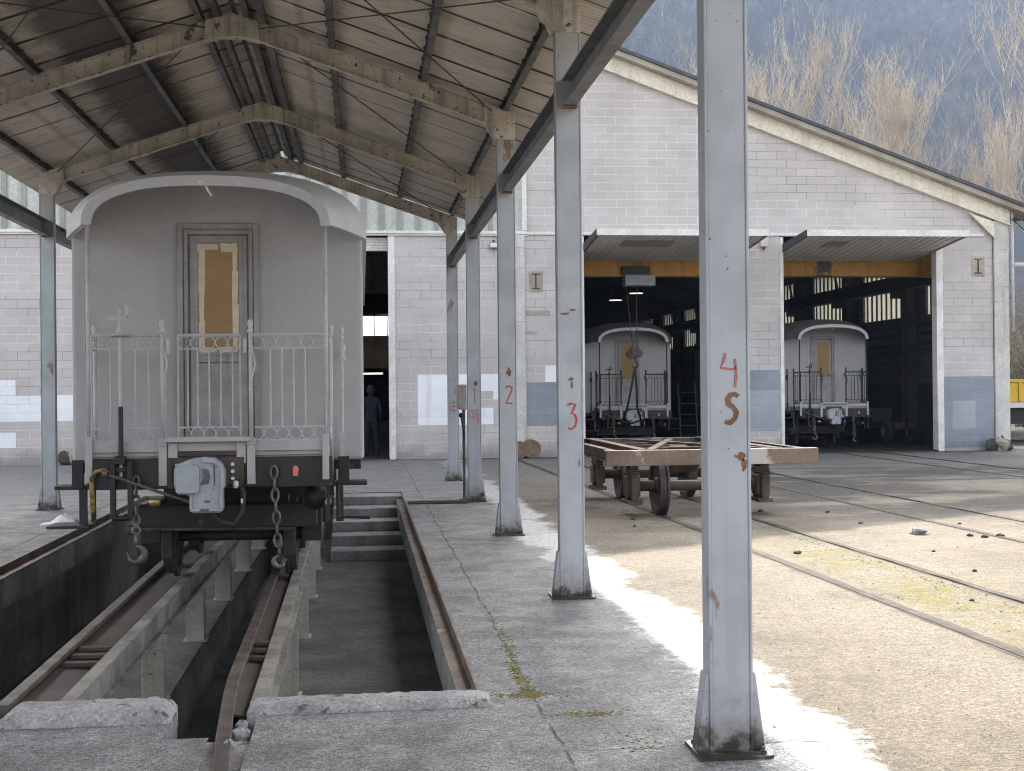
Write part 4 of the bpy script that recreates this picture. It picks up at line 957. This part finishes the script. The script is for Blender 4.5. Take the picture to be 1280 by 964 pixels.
# ------------------------------------------------------------------ rusty wagon frame in the yard
def wagon():
    Xc, Yf, Yr = 4.33, 15.95, 20.0
    t = empty('wagon_underframe', (Xc, 18, 0), 'rusty bare wagon underframe on four spoked-less wheels beside the canopy'.replace('spoked-less ', ''), 'wagon frame')
    m = MB(); m.box(Xc-1.36, Xc+1.33, Yf, Yf+.10, .685, .875); m.box(Xc-1.36, Xc+1.33, Yf+.10, Yf+.16, .86, .875); m.build('headstock', M['rustwash'], t, bevel=.006)
    m = MB(); m.box(Xc-1.30, Xc+1.30, Yr, Yr+.10, .69, .87); m.build('headstock', M['rust'], t, bevel=.006)
    for sx in (-1, 1):
        m = MB(); m.ibeam((Xc+sx*.86,Yf+.11,.78),(Xc+sx*.86,Yr-.002,.78), .14, .20, .016); m.build('sole_bar', M['rust'], t)
        m = MB(); m.ibeam((Xc+sx*1.22,Yf+.162,.79),(Xc+sx*1.22,Yr-.002,.79), .10, .155, .012); m.build('side_rail', M['rust'], t)
        m = MB(); m.bar((Xc+sx*.8,Yf+.12,.86),(Xc-sx*.3,Yr-.4,.86), .10, .03); m.build('diagonal_brace', M['rust'], t)
    for y in (17.6, 18.3, 19.0):
        m = MB(); m.ibeam((Xc-.8,y,.76),(Xc+.8,y,.76), .10, .16, .014); m.build('cross_member', M['rust'], t)
    m = MB(); m.lathe([(.16,-.2),(.19,-.16),(.19,.16),(.16,.2)], (Xc+.1,18.0,.66), 'x', 18); m.build('brake_cylinder', M['rust'], t, smooth=False)
    for ya in (16.85, 19.35):
        m = MB(); m.tube([(Xc-.80,ya,.37),(Xc+.80,ya,.37)], .07, 14); m.build('axle', M['rust'], t, smooth=True)
        for sx in (-1, 1):
            m = MB(); pr = [(.07,-.07),(.10,-.06),(.11,-.025),(.28,-.02),(.30,-.055),(.368,-.06),(.372,.02),(.40,.03),(.398,.06),(.30,.06),(.28,.02),(.11,.025),(.07,.07)]
            m.lathe(pr if sx < 0 else [(a,-b) for a, b in reversed(pr)], (Xc+sx*.50,ya,.372), 'x', 40); m.build('wheel', M['wheel'], t)
            g_ = MB(); xg = Xc+sx*.86
            for u in (-.17, .17): g_.box(xg-.045, xg+.045, ya+u-.05, ya+u+.05, .17, .68)
            g_.prism([(ya-.26,.15),(ya+.26,.15),(ya+.20,.20),(ya-.20,.20)], xg-.10, xg+.10, 'x'); g_.prism([(ya-.24,.68),(ya-.12,.68),(ya-.12,.5)], xg-.03, xg+.03, 'x'); g_.prism([(ya+.12,.68),(ya+.24,.68),(ya+.12,.5)], xg-.03, xg+.03, 'x')
            g_.box(xg-.09, xg+.09, ya-.12, ya+.12, .24, .50)
            for q in range(3): g_.box(xg-.05, xg+.05, ya-.30+.03*q, ya+.30-.03*q, .52+.025*q, .542+.025*q)
            g_.build('axle_guard', M['rust'], t, bevel=.008)
wagon()

# ------------------------------------------------------------------ yard tracks
def yard_track(xl, gauge, y0, y1, drift, label):
    t = empty('yard_track', (xl+gauge/2, (y0+y1)/2, 0), label, 'rail track', 'tracks let into the yard')
    for k, dx in enumerate((0, gauge)):
        m = MB(); n = 90
        pts = [(xl+dx+drift*((y0+(y1-y0)*i/n)-15), y0+(y1-y0)*i/n, .012+.004*math.sin(i*1.7)) for i in range(n+1)]
        rail_profile(m, [(a, b, c if k else .0075) for a, b, c in pts], 1.1); m.build('rail', M['yardrail'], t, fix=True)
        gsl = MB()
        for p_, q_ in zip(pts, pts[1:]): e0, e1 = [(.055+.012*math.sin(z_[1]*5.1+dx), .075+.02*math.sin(z_[1]*4.3+2)*math.sin(z_[1]*2.3+dx)) for z_ in (p_, q_)]; gsl.add([(p_[0]-e0[0],p_[1],.003),(p_[0]+e0[1],p_[1],.003),(q_[0]+e1[1],q_[1],.003),(q_[0]-e1[0],q_[1],.003)], [(0,1,2,3)])
        gsl.build('flangeway', M['clod'], t, fix=False)
yard_track(3.84, 1.01, 2, 31.0, -.018, 'mossy track set in the yard under the rusty wagon frame')
yard_track(6.80, 1.05, 2, 50, -.016, 'track running into the middle doorway of the workshop')
yard_track(11.62, 1.05, 8, 50, -.004, 'track running into the right doorway of the workshop')

# ------------------------------------------------------------------ small things about the yard
t = empty('switch_cabinet', (1.49, 19.75, 0), 'beige rounded electrical cabinet on a thin post between the far columns', 'electrical cabinet')
m = MB(); pts = [(1.41,1.70),(1.41,1.40),(1.43,1.36),(1.47,1.34),(1.56,1.34),(1.56,1.70)]; m.prism(pts, 19.62, 19.80); m.build('cabinet', M['beigebox'], t, bevel=.02)
m = MB(); m.box(1.40,1.575,19.60,19.82,1.702,1.722); m.build('lid', M['flash'], t, bevel=.004)
m = MB(); m.box(1.49,1.53,19.70,19.74,.01,1.34); m.box(1.44,1.58,19.64,19.80,.004,.016); m.build('post', M['purlin'], t)
m = MB(); m.sphere((1.47,19.66,1.26), .04, 10, 6); m.tube([(1.47,19.66,1.22),(1.49,19.66,1.10),(1.52,19.68,.9)], .014, 6); m.build('plug', M['rubber'], t, smooth=True)
m = MB(); m.box(PX1+.02, XR-.12, 19.02, 19.16, .004, .045); m.box(PX1+.02, XR-.12, 19.0, 19.02, .004, .03); tag(m.build('cable_channel', M['greasy'], bevel=.006), 'dark steel cable channel crossing the slab from pit to column', 'cable channel')
# rag by the left steps
m = MB(); vs = []; fs = []
for i in range(13):
    for j in range(9):
        u, v = i/12-.5, j/8-.5; h = .10*math.exp(-((u-.15)**2+v*v)*9)*(.6+.8*rnd.random()); vs.append((-3.80+.42*u, 17.2+.30*v, .006+h))
for i in range(12):
    for j in range(8): a = i*9+j; fs.append((a,a+1,a+10,a+9))
m.add(vs, fs); rg = m.build('rag', M['rag'], smooth=True); so = rg.modifiers.new('thick', 'SOLIDIFY'); so.thickness = .006; tag(rg, 'crumpled white rag lying by the left carriage step', 'rag')
# logs at the foot of the portal post
for k, (x, y, r_, lab) in enumerate(((3.70,31.12,.20,'cut log end at the foot of the wall post, left of two'),(3.98,31.10,.22,'cut log end at the foot of the wall post, right of two'))):
    l = empty('log', (x,y,r_), lab, 'log', 'logs by the wall post')
    m = MB(); m.lathe([(r_*.98,-.2),(r_,-.15),(r_*1.02,.1),(r_*.97,.25)], (x,y,r_), 'y', 20); m.build('trunk_piece', M['wood'], l, smooth=False)
# rubble at the corners of the building
rub = [(15.50,31.2,.16),(15.75,31.15,.20),(15.95,31.25,.14),(-6.75,31.15,.17),(-6.55,31.2,.22)]
for k, (x, y, r_) in enumerate(rub):
    m = MB(); m.sphere((x,y,r_*.75), r_, 7, 5, (1,1,1), .55); o = m.build('rubble_stone', M['soffit'] if k in (1,4) else M['clod'])
    tag(o, ['dark rubble lump by the right wall, left of three','pale broken block by the foot of the right portal post','dark rubble lump by the right portal post, right of three','dark rubble lump at the wall left of the coach','pale rubble lump at the wall left of the coach'][k], 'rubble', 'rubble along the workshop wall')
# floodlight and siren on the front wall
f_ = empty('floodlight', (3.16,FY-.1,5.05), 'small grey floodlight high on the wall beside the far columns', 'floodlight')
m = MB(); m.box(3.05,3.27,FY-.14,FY-.06,5.00,5.14); m.build('lamp_body', M['hoistgrey'], f_, bevel=.012); m = MB(); m.box(3.07,3.25,FY-.147,FY-.141,5.02,5.12); m.build('lamp_glass', M['flash'], f_)
m = MB(); m.box(3.14,3.18,FY-.06,FY-.001,5.05,5.2); m.build('bracket', M['dark'], f_)
f_ = empty('alarm_siren', (9.78,FY-.1,5.1), 'cream alarm siren box on the pier between the open doors', 'alarm box')
m = MB(); m.box(9.69,9.88,FY-.16,FY-.001,5.05,5.30); m.build('casing', M['beigebox'], f_, bevel=.02); m = MB(); m.tube([(9.78,FY-.08,5.05),(9.78,FY-.08,4.98)], .02, 8); m.build('sounder', M['dark'], f_)
m = MB(); m.bar((9.69,FY-.05,5.24),(9.40,FY-.05,5.16), .02, .02); m.build('conduit', M['hoistgrey'], f_)
# person in the narrow door
def person():
    t = empty('person', (.22, 33.0, 0), 'person in navy overalls standing with back turned in the narrow dark doorway', 'person')
    J = {'pel':(0,0,.95),'waist':(0,0,1.08),'chest':(0,.01,1.32),'neck':(0,.0,1.48),'head0':(0,-.0,1.56),'head1':(0,-.01,1.66),
         'hl':(-.10,0,.90),'kl':(-.11,-.02,.50),'al':(-.11,.02,.09),'fl':(-.12,.16,.04),'hr':(.10,0,.90),'kr':(.13,.02,.50),'ar':(.14,.03,.09),'fr':(.16,.17,.04),
         'sl':(-.17,0,1.40),'el':(-.24,-.02,1.13),'wl':(-.20,.14,.96),'sr':(.17,0,1.40),'er':(.25,-.03,1.13),'wr':(.23,.08,.90)}
    E = [('pel','waist'),('waist','chest'),('chest','neck'),('neck','head0'),('head0','head1'),('pel','hl'),('hl','kl'),('kl','al'),('al','fl'),('pel','hr'),('hr','kr'),('kr','ar'),('ar','fr'),('chest','sl'),('sl','el'),('el','wl'),('chest','sr'),('sr','er'),('er','wr')]
    Rd = {'pel':.14,'waist':.135,'chest':.15,'neck':.06,'head0':.085,'head1':.09,'hl':.10,'kl':.075,'al':.055,'fl':.045,'hr':.10,'kr':.075,'ar':.055,'fr':.045,'sl':.07,'el':.05,'wl':.035,'sr':.07,'er':.05,'wr':.035}
    for side, w_ in (('l','wl'),('r','wr')):
        wx, wy, wz = J[w_]
        J['p'+side] = (wx, wy+.02, wz-.07); Rd['p'+side] = .034; E.append((w_,'p'+side))
        for i in range(4): J['f%s%d' % (side,i)] = (wx-.025+.017*i, wy+.03, wz-.15-.01*(i in (1,2))); Rd['f%s%d' % (side,i)] = .009; E.append(('p'+side,'f%s%d' % (side,i)))
        J['t'+side] = (wx+(.045 if side=='l' else -.045), wy+.04, wz-.10); Rd['t'+side] = .010; E.append(('p'+side,'t'+side))
    names = list(J); me = bpy.data.meshes.new('body'); me.from_pydata([J[n] for n in names], [(names.index(a),names.index(b)) for a, b in E], [])
    o = bpy.data.objects.new('body', me); C.objects.link(o); o.parent = t
    sk = o.modifiers.new('skin', 'SKIN'); ss = o.modifiers.new('sub', 'SUBSURF'); ss.levels = 1; ss.render_levels = 2
    if not me.skin_vertices: me.attributes  # layer made by the modifier
    bm = bmesh.new(); bm.from_mesh(me); lay = bm.verts.layers.skin.verify()
    for i, v in enumerate(bm.verts): v[lay].radius = (Rd[names[i]], Rd[names[i]]*(.72 if names[i] in ('pel','waist','chest') else 1)); v[lay].use_root = (names[i] == 'pel')
    bm.to_mesh(me); bm.free(); me.materials.append(M['denim'])
    hr = MB(); hr.sphere((.22,33.0-.03,1.66), .112, 14, 10, (.88,1.0,1.1)); hr.build('hair', M['hair'], t, smooth=True)
    fc = MB(); fc.sphere((.22,33.0+.04,1.61), .085, 12, 8, (.9,1,1.25)); fc.sphere((.22,33.125,1.61), .018, 8, 6); fc.sphere((.125,33.0,1.62), .02, 8, 6, (.5,1,1.5)); fc.sphere((.315,33.0,1.62), .02, 8, 6, (.5,1,1.5)); fc.build('face', M['skin'], t, smooth=True)
person()
# ladder and spare wheel in the hall
def ladder(x, y):
    t = empty('ladder', (x,y,0), 'short steel ladder standing in the dark beside the middle coach', 'ladder')
    for sx in (-1,1): MB().tube([(x+sx*.24,y,0),(x+sx*.24,y+.35,1.75)], .022, 6).build('stile', M['dark'], t)
    for k in range(5): z = .3+.3*k; MB().tube([(x-.24,y+.2*z,z),(x+.24,y+.2*z,z)], .014, 6).build('rung', M['dark'], t)
ladder(8.92, 35.4)
t = empty('hand_trolley', (14.9,35.5,0), 'dark two wheeled trolley parked by the jamb of the right doorway', 'trolley')
for x in (14.55, 15.25): 
    m = MB(); m.lathe([(.10,-.09),(.30,-.08),(.36,-.05),(.36,.05),(.30,.08),(.10,.09)], (x,35.5,.36), 'x', 26); wo = m.build('wheel', M['rubber'], t); m = MB(); m.lathe([(.02,-.095),(.14,-.093),(.14,.093),(.02,.095)], (x,35.5,.36), 'x', 14); m.build('rim', M['hoistgrey'], wo)
m = MB(); m.box(14.6,15.2,35.0,37.0,.42,.60); m.bar((14.9,35.0,.5),(14.7,34.2,.75), .05, .05); m.box(14.6,15.2,36.6,36.95,.6,1.0); m.build('chassis', M['greasy'], t, bevel=.02)
# yellow container on a white edged trailer beyond the corner of the building
t = empty('yellow_container', (18.1,37,1.1), 'yellow metal container standing on the white edged trailer', 'container')
m = MB(); m.box(17.2,19.4,36.2,37.8,1.12,1.75); m.build('shell', M['skip'], t, bevel=.03)
m = MB()
for i in range(6): m.box(17.3+.38*i,17.4+.38*i,36.15,36.2,1.16,1.70)
m.box(17.15,19.45,36.14,36.2,1.70,1.78); m.build('rib', M['skip'], t, bevel=.008)
t = empty('flat_trailer', (18.2,37,0), 'dark flat trailer with a white edge beyond the building corner', 'trailer')
m = MB(); m.box(17.0,21.0,36.0,38.0,.96,1.115); m.build('deck', M['flash'], t, bevel=.01); m = MB(); m.box(17.3,20.8,36.2,37.8,.5,.958); m.build('chassis', M['chassis'], t)
for x in (17.9,20.2):
    for y in (36.2,37.7): m = MB(); m.lathe([(.1,-.12),(.38,-.11),(.42,-.06),(.42,.06),(.38,.11),(.1,.12)], (x,y,.42), 'y', 24); m.build('wheel', M['rubber'], t)
# stones and clods on the yard
nst = 0
for (x, y, r_) in ((6.10,14.0,.085),(6.55,13.7,.05),(6.65,13.55,.05),(6.85,13.6,.06),(4.25,12.6,.05),(5.35,11.1,.035),(6.9,12.3,.03),(7.3,13.1,.03),(5.9,15.2,.035),(3.2,15.4,.03),(3.35,16.2,.045),(4.6,9.6,.03),(5.6,12.5,.025),(6.0,16.6,.04),(7.0,14.9,.03),(5.2,16.9,.05)):
    m = MB(); r_ *= (.9 if nst == 0 else .62); m.sphere((x,y,r_*.3), r_, 8, 5, (1.3,1,.6), .6); o = m.build('yard_stone', M['stone'] if nst == 0 else M['clod'], smooth=False)
    if nst == 0: tag(o, 'grey stone lying between the two yard tracks, largest there', 'stone')
    else: tag(o, 'small dark clod lying loose on the yard concrete', 'clod', 'clods scattered on the yard')
    nst += 1
# moss: along the pit joint, at the slab corner and beside the yard rail
def blob_field(name, spots, m_, r0, r1, kindlab=True):
    m = MB()
    for x, y in spots:
        r_ = rnd.uniform(r0, r1); m.sphere((x,y,.0), r_, 6, 4, (1.3,1.1,.5), .5)
    return tag(m.build(name, m_, smooth=True), kind='stuff')
sp = []
for i in range(420):
    y = 7.1+abs(rnd.gauss(0,1.1)); 
    if y < 12.6: sp.append((.905+rnd.gauss(0,.022)+.03*math.sin(y*2.3), y))
for i in range(130): sp.append((1.12+rnd.gauss(0,.10), 6.60+rnd.gauss(0,.035)))
for i in range(240): sp.append((.88+rnd.gauss(0,.08), 7.05+rnd.gauss(0,.035)))
for i in range(30): sp.append((1.28+rnd.gauss(0,.06), 6.05+rnd.gauss(0,.08)))
blob_field('slab_moss', sp, M['moss'], .003, .0085)
sp = []
for i in range(420):
    y = 6+rnd.random()*9; c = 3.84+1.01-.018*(y-15)-.10
    if rnd.random() < .35+.65*math.sin(y*1.9+1)**2: sp.append((c-abs(rnd.gauss(0,.12)), y))
for i in range(120):
    y = 6+rnd.random()*8; sp.append((3.84-.018*(y-15)+.1+rnd.random()*.8, y))
for i in range(160): y = 14+rnd.random()*9; sp.append((7.85-.016*(y-15)-.12-abs(rnd.gauss(0,.06)), y))
blob_field('track_moss', sp, M['moss'], .004, .010)
# grit scattered along slab and kerbs
m = MB()
for i in range(260):
    r_ = rnd.uniform(.003,.007); x, y = rnd.uniform(.7,3.6), rnd.uniform(5.3,12)
    if i % 3 == 0: x, y = rnd.uniform(3.7,9), rnd.uniform(8,22); r_ *= 1.7
    m.sphere((x,y,.002), r_, 5, 3, (1,1,.7), .5)
tag(m.build('loose_grit', M['stone']), kind='stuff')

# ------------------------------------------------------------------ hill, far wood, poplars
hx0, hx1, hy0, hy1, nx, ny = -550, 1050, 420, 1250, 100, 60
def hillz(x, y):
    u = (y-hy0)/(1050-hy0)
    z = 420*min(u,1)**.96 if u > 0 else 0
    if y > 1050: z += (y-1050)*.02
    return z + (14*math.sin(x*.009+1)+9*math.sin(x*.021+y*.013)+5*math.sin(x*.05-y*.03))*min(1,max(0,u*4)) - .25
vs = []; fs = []
for j in range(ny+1):
    for i in range(nx+1): x, y = hx0+(hx1-hx0)*i/nx, hy0+(hy1-hy0)*j/ny; vs.append((x,y,hillz(x,y)))
for j in range(ny):
    for i in range(nx): a = j*(nx+1)+i; fs.append((a,a+1,a+nx+2,a+nx+1))
m = MB(); m.add(vs, fs); tag(m.build('hill', M['hill'], smooth=True), kind='structure')
def twig_tri(V, F, p, q, r_):
    """thin three-sided tapering twig"""
    d = (q-p).normalized(); a = d.cross(Vector((0.31,.77,.55))).normalized(); b = d.cross(a)
    n0 = len(V)
    for k in range(3): t = 2.094*k; V.append(p+(a*math.cos(t)+b*math.sin(t))*r_)
    V.append(q); F.extend([(n0,n0+1,n0+3),(n0+1,n0+2,n0+3),(n0+2,n0,n0+3)])
V, F = [], []
rw = random.Random(11)
cl = [(rw.uniform(.1,.7), rw.uniform(560,860), rw.uniform(.75,1.35)) for _ in range(60)]
for k in range(6200):
    y = 540+rw.random()*330; u = rw.uniform(.12,.62); x = u*y; z = hillz(x,y)
    size = min(cl, key=lambda c: (c[0]*700-u*700)**2+(c[1]-y)**2)[2]
    h = rw.uniform(9,15)*size; base = Vector((x,y,z-.5)); top = base+Vector((rw.gauss(0,.06),-.05,1))*h
    twig_tri(V, F, base, top, .14)
    cr = h*rw.uniform(.20,.32)
    for i in range(26):
        a = rw.uniform(0,6.28); ph = rw.uniform(-.5,1.2); o_ = Vector((math.cos(a)*math.cos(ph),math.sin(a)*math.cos(ph),math.sin(ph)*1.25))
        c = base+(top-base)*.66; p = c+o_*cr*rw.uniform(.1,.5)-Vector((0,0,h*.12)); q = c+o_*cr*rw.uniform(.9,1.25)+Vector((0,0,.6)); twig_tri(V, F, p, q, rw.uniform(.09,.17))
m = MB(); m.v = V; m.f = F; fwd = m.build('far_wood', M['farwood'], fix=False); fwd.data.materials.append(M['farwood2']); tag(fwd, kind='stuff')
fwd.data.polygons.foreach_set('material_index', [1 if (i//81) % 3 == 0 else 0 for i in range(len(F))])
def poplar_mesh(seed, h, spread, nl):
    """vase shaped bare poplar: steep limbs from a short trunk, ragged tips"""
    r2 = random.Random(seed); V, F = [], []; tr = MB()
    bend = [Vector((r2.gauss(0,.10),r2.gauss(0,.10),h*.93*i/8)) for i in range(9)]
    tr.tube(bend, [.27*(1-i/8.3) for i in range(9)], 7)
    def limb(p, d, ln, r0, lev):
        n = 4; pts = [p]; dd = d.copy()
        for i in range(n):
            dd = (dd+Vector((r2.gauss(0,.10),r2.gauss(0,.10),.13))).normalized(); pts.append(pts[-1]+dd*ln/n)
        for i in range(n): twig_tri(V, F, pts[i], pts[i+1]+(pts[i+1]-pts[i])*.25, r0*(1-i/(n+.6)))
        if lev == 3: return
        k = (8,6,3)[lev]
        for i in range(k):
            t = r2.uniform(.18,1); j = min(n-1,int(t*n)); s0 = pts[j]+(pts[j+1]-pts[j])*(t*n-j)
            a = r2.uniform(0,6.28); out = Vector((math.cos(a),math.sin(a),0)); e = (dd*.75+out*r2.uniform(.25,.6)*spread+Vector((0,0,.45))).normalized()
            limb(s0, e, ln*r2.uniform(.28,.52) if lev else ln*r2.uniform(.3,.55), max(.022,r0*.5), lev+1)
    for i in range(nl):
        z = h*r2.uniform(.12,.78); a = r2.uniform(0,6.28); tilt = r2.uniform(.18,.50)*spread
        d = Vector((math.cos(a)*tilt,math.sin(a)*tilt,1)).normalized()
        limb(Vector((0,0,z)), d, (h-z)*r2.uniform(.45,.95), .085, 0)
    return tr, V, F
kinds = []
for seed, h, sp_, nl in ((3,24,1.1,15),(8,24,.9,13),(21,24,1.2,16)):
    tr, V, F = poplar_mesh(seed, h, sp_, nl)
    t = empty('poplar_tree', (0,0,0), 'x', 'tree', 'bare poplars behind the workshop')
    tr.build('trunk', M['bark'], t, smooth=True); m = MB(); m.v = V; m.f = F; m.build('crown', M['twig'], t, fix=False); kinds.append(t)
used = set()
trees = [ # x, y, height, kind, width, label
 (20.2,84,20.5,1,1.0,'slim bare poplar seen just right of the nearest column'),
 (24.0,83,22.8,0,1.15,'tall bare poplar with a broad forked crown right of the nearest column'),
 (29.6,85,24.6,2,1.0,'tallest bare poplar, pale crown over the middle of the roof slope'),
 (35.8,86,23.6,0,1.35,'broad pale poplar right of the tallest one'),
 (32.9,90,20.5,1,1.1,'short bare poplar in the gap between the two tallest poplars'),
 (26.9,92,21.5,1,1.2,'thin poplar behind the gap between two taller poplars'),
 (40.8,84,17.0,1,1.0,'low narrow poplar near the right end of the roof'),
 (43.6,86,20.0,1,.85,'spindly upright poplar left of the right picture edge'),
 (47.6,84,27.0,2,1.2,'large bare poplar at the right picture edge'),
 (15.6,88,21.0,1,1.1,'bare poplar half hidden behind the nearest column'),
 (38.8,92,22.5,2,1.0,'hazy poplar standing behind the broad pale poplar'),
 (9.2,90,19.0,1,1.0,'bare poplar top peeping over the roof left of the nearest column'),
]
for i, (x, y, h, k, wd, lab) in enumerate(trees):
    o = kinds[k] if k not in used else copy_tree(kinds[k]); used.add(k)
    o.location = (x, y, 0); o.rotation_euler = (0, 0, rnd.uniform(0,6.28)); s_ = h/24; o.scale = (s_*wd, s_*wd, s_); o['label'] = lab
# dry shrubs on the bank beyond the right corner
def shrub(seed, h):
    r2 = random.Random(seed); V, F = [], []
    for i in range(46):
        a = r2.uniform(0,6.28); d = Vector((math.cos(a)*r2.uniform(.1,.7),math.sin(a)*r2.uniform(.1,.7),1)); p = Vector((r2.gauss(0,.3),r2.gauss(0,.3),0)); ln = h*r2.uniform(.5,1); q = p+d*ln*.85; twig_tri(V,F,p,q,.03)
        for j in range(20):
            t = r2.uniform(.25,1); s0 = p+(q-p)*t; e = Vector((r2.gauss(0,.5),r2.gauss(0,.5),r2.uniform(-.1,.9)))*h*.2; twig_tri(V,F,s0,s0+e,.012)
            for k_ in range(2): s1 = s0+e*r2.uniform(.3,.9); twig_tri(V,F,s1,s1+Vector((r2.gauss(0,.5),r2.gauss(0,.5),r2.uniform(-.2,.7)))*h*.1,.007)
    return V, F
labs = ['dry brown shrub just beyond the downpipe, lowest of the bank','tall dry shrub behind the yellow container','dry shrub high on the bank right of the barge end','bare bushy shrub at the right picture edge beyond the trailer']
for i, (x, y, z, h) in enumerate(((18.6,40,.1,4.2),(20.6,43,.3,6.2),(22.0,46.5,.5,7.5),(23.8,45,.3,7.0))):
    V, F = shrub(40+i, h); t = empty('bare_shrub', (x,y,z-.2), labs[i], 'shrub', 'dry shrubs beyond the building corner')
    m = MB(); m.v = [Vector(v)+Vector((x,y,z-.2)) for v in V]; m.f = F; m.build('branches', M['brush'], t, fix=False)

# ------------------------------------------------------------------ air, light, camera
hz = MB(); hz.box(-560, 1060, -145, 1260, -1.6, 470)
HAZE = 0.00037
t = NT('valley_haze'); v = t.n('VolumePrincipled'); v.inputs['Color'].default_value = (.26,.345,.50,1); v.inputs['Density'].default_value = HAZE; v.inputs['Anisotropy'].default_value = .2
t.t.links.new(v.outputs[0], t.out.inputs['Volume'])
if HAZE > 0: tag(hz.build('haze', t.m), kind='stuff')

EL, AZ = 31.2, 1.5                                     # sun beyond the workshop, nearly along the canopy
sun = bpy.data.lights.new('sun', 'SUN'); sun.energy = 2.45; sun.angle = R(.53); sun.color = (1, .915, .79)
so = bpy.data.objects.new('sun', sun); C.objects.link(so); so.location = (0, 60, 80)
d = Vector((math.sin(R(AZ))*math.cos(R(EL)), math.cos(R(AZ))*math.cos(R(EL)), math.sin(R(EL))))
so.rotation_euler = d.to_track_quat('Z', 'Y').to_euler()
wd = bpy.data.worlds.new('World'); bpy.context.scene.world = wd; wd.use_nodes = True
nt = wd.node_tree; bg = nt.nodes['Background']; sky = nt.nodes.new('ShaderNodeTexSky'); sky.sky_type = 'NISHITA'; sky.sun_disc = False
sky.sun_elevation = R(EL); sky.sun_rotation = R(AZ); sky.air_density = 1.0; sky.dust_density = 5.0; sky.ozone_density = 0.4
hs = nt.nodes.new('ShaderNodeHueSaturation'); hs.inputs['Saturation'].default_value = .26   # sky colour desaturated to take the blue out of its light
nt.links.new(sky.outputs[0], hs.inputs['Color']); nt.links.new(hs.outputs[0], bg.inputs[0]); bg.inputs[1].default_value = .15
cam = bpy.data.cameras.new('camera'); co = bpy.data.objects.new('camera', cam); C.objects.link(co)
cam.sensor_width = 36; cam.lens = 1650/1280*36; cam.clip_start = .1; cam.clip_end = 3000
fw = Vector((0.11303452,0.99358816,0.00240025)); rr = Vector((0.99355047,-0.11300774,-0.00931169)); uu = Vector((0.00898074,-0.00343731,0.99995376))
mt = Matrix(((rr.x,uu.x,-fw.x),(rr.y,uu.y,-fw.y),(rr.z,uu.z,-fw.z)))
co.matrix_world = Matrix.Translation((0,0,1.65)) @ mt.to_4x4()
sc = bpy.context.scene; sc.camera = co
sc.view_settings.view_transform = 'Standard'; sc.view_settings.look = 'None'; sc.view_settings.gamma = 1; sc.view_settings.use_curve_mapping = False
sc.view_settings.exposure = 2.3
sc.render.engine = 'CYCLES'; cy = sc.cycles
cy.max_bounces = 10; cy.diffuse_bounces = 6; cy.glossy_bounces = 4; cy.transmission_bounces = 4; cy.volume_bounces = 1; cy.caustics_reflective = False; cy.caustics_refractive = False
cy.pixel_filter_type = 'BLACKMAN_HARRIS'; cy.filter_width = 1.0; cy.use_denoising = True; cy.sample_clamp_indirect = 6
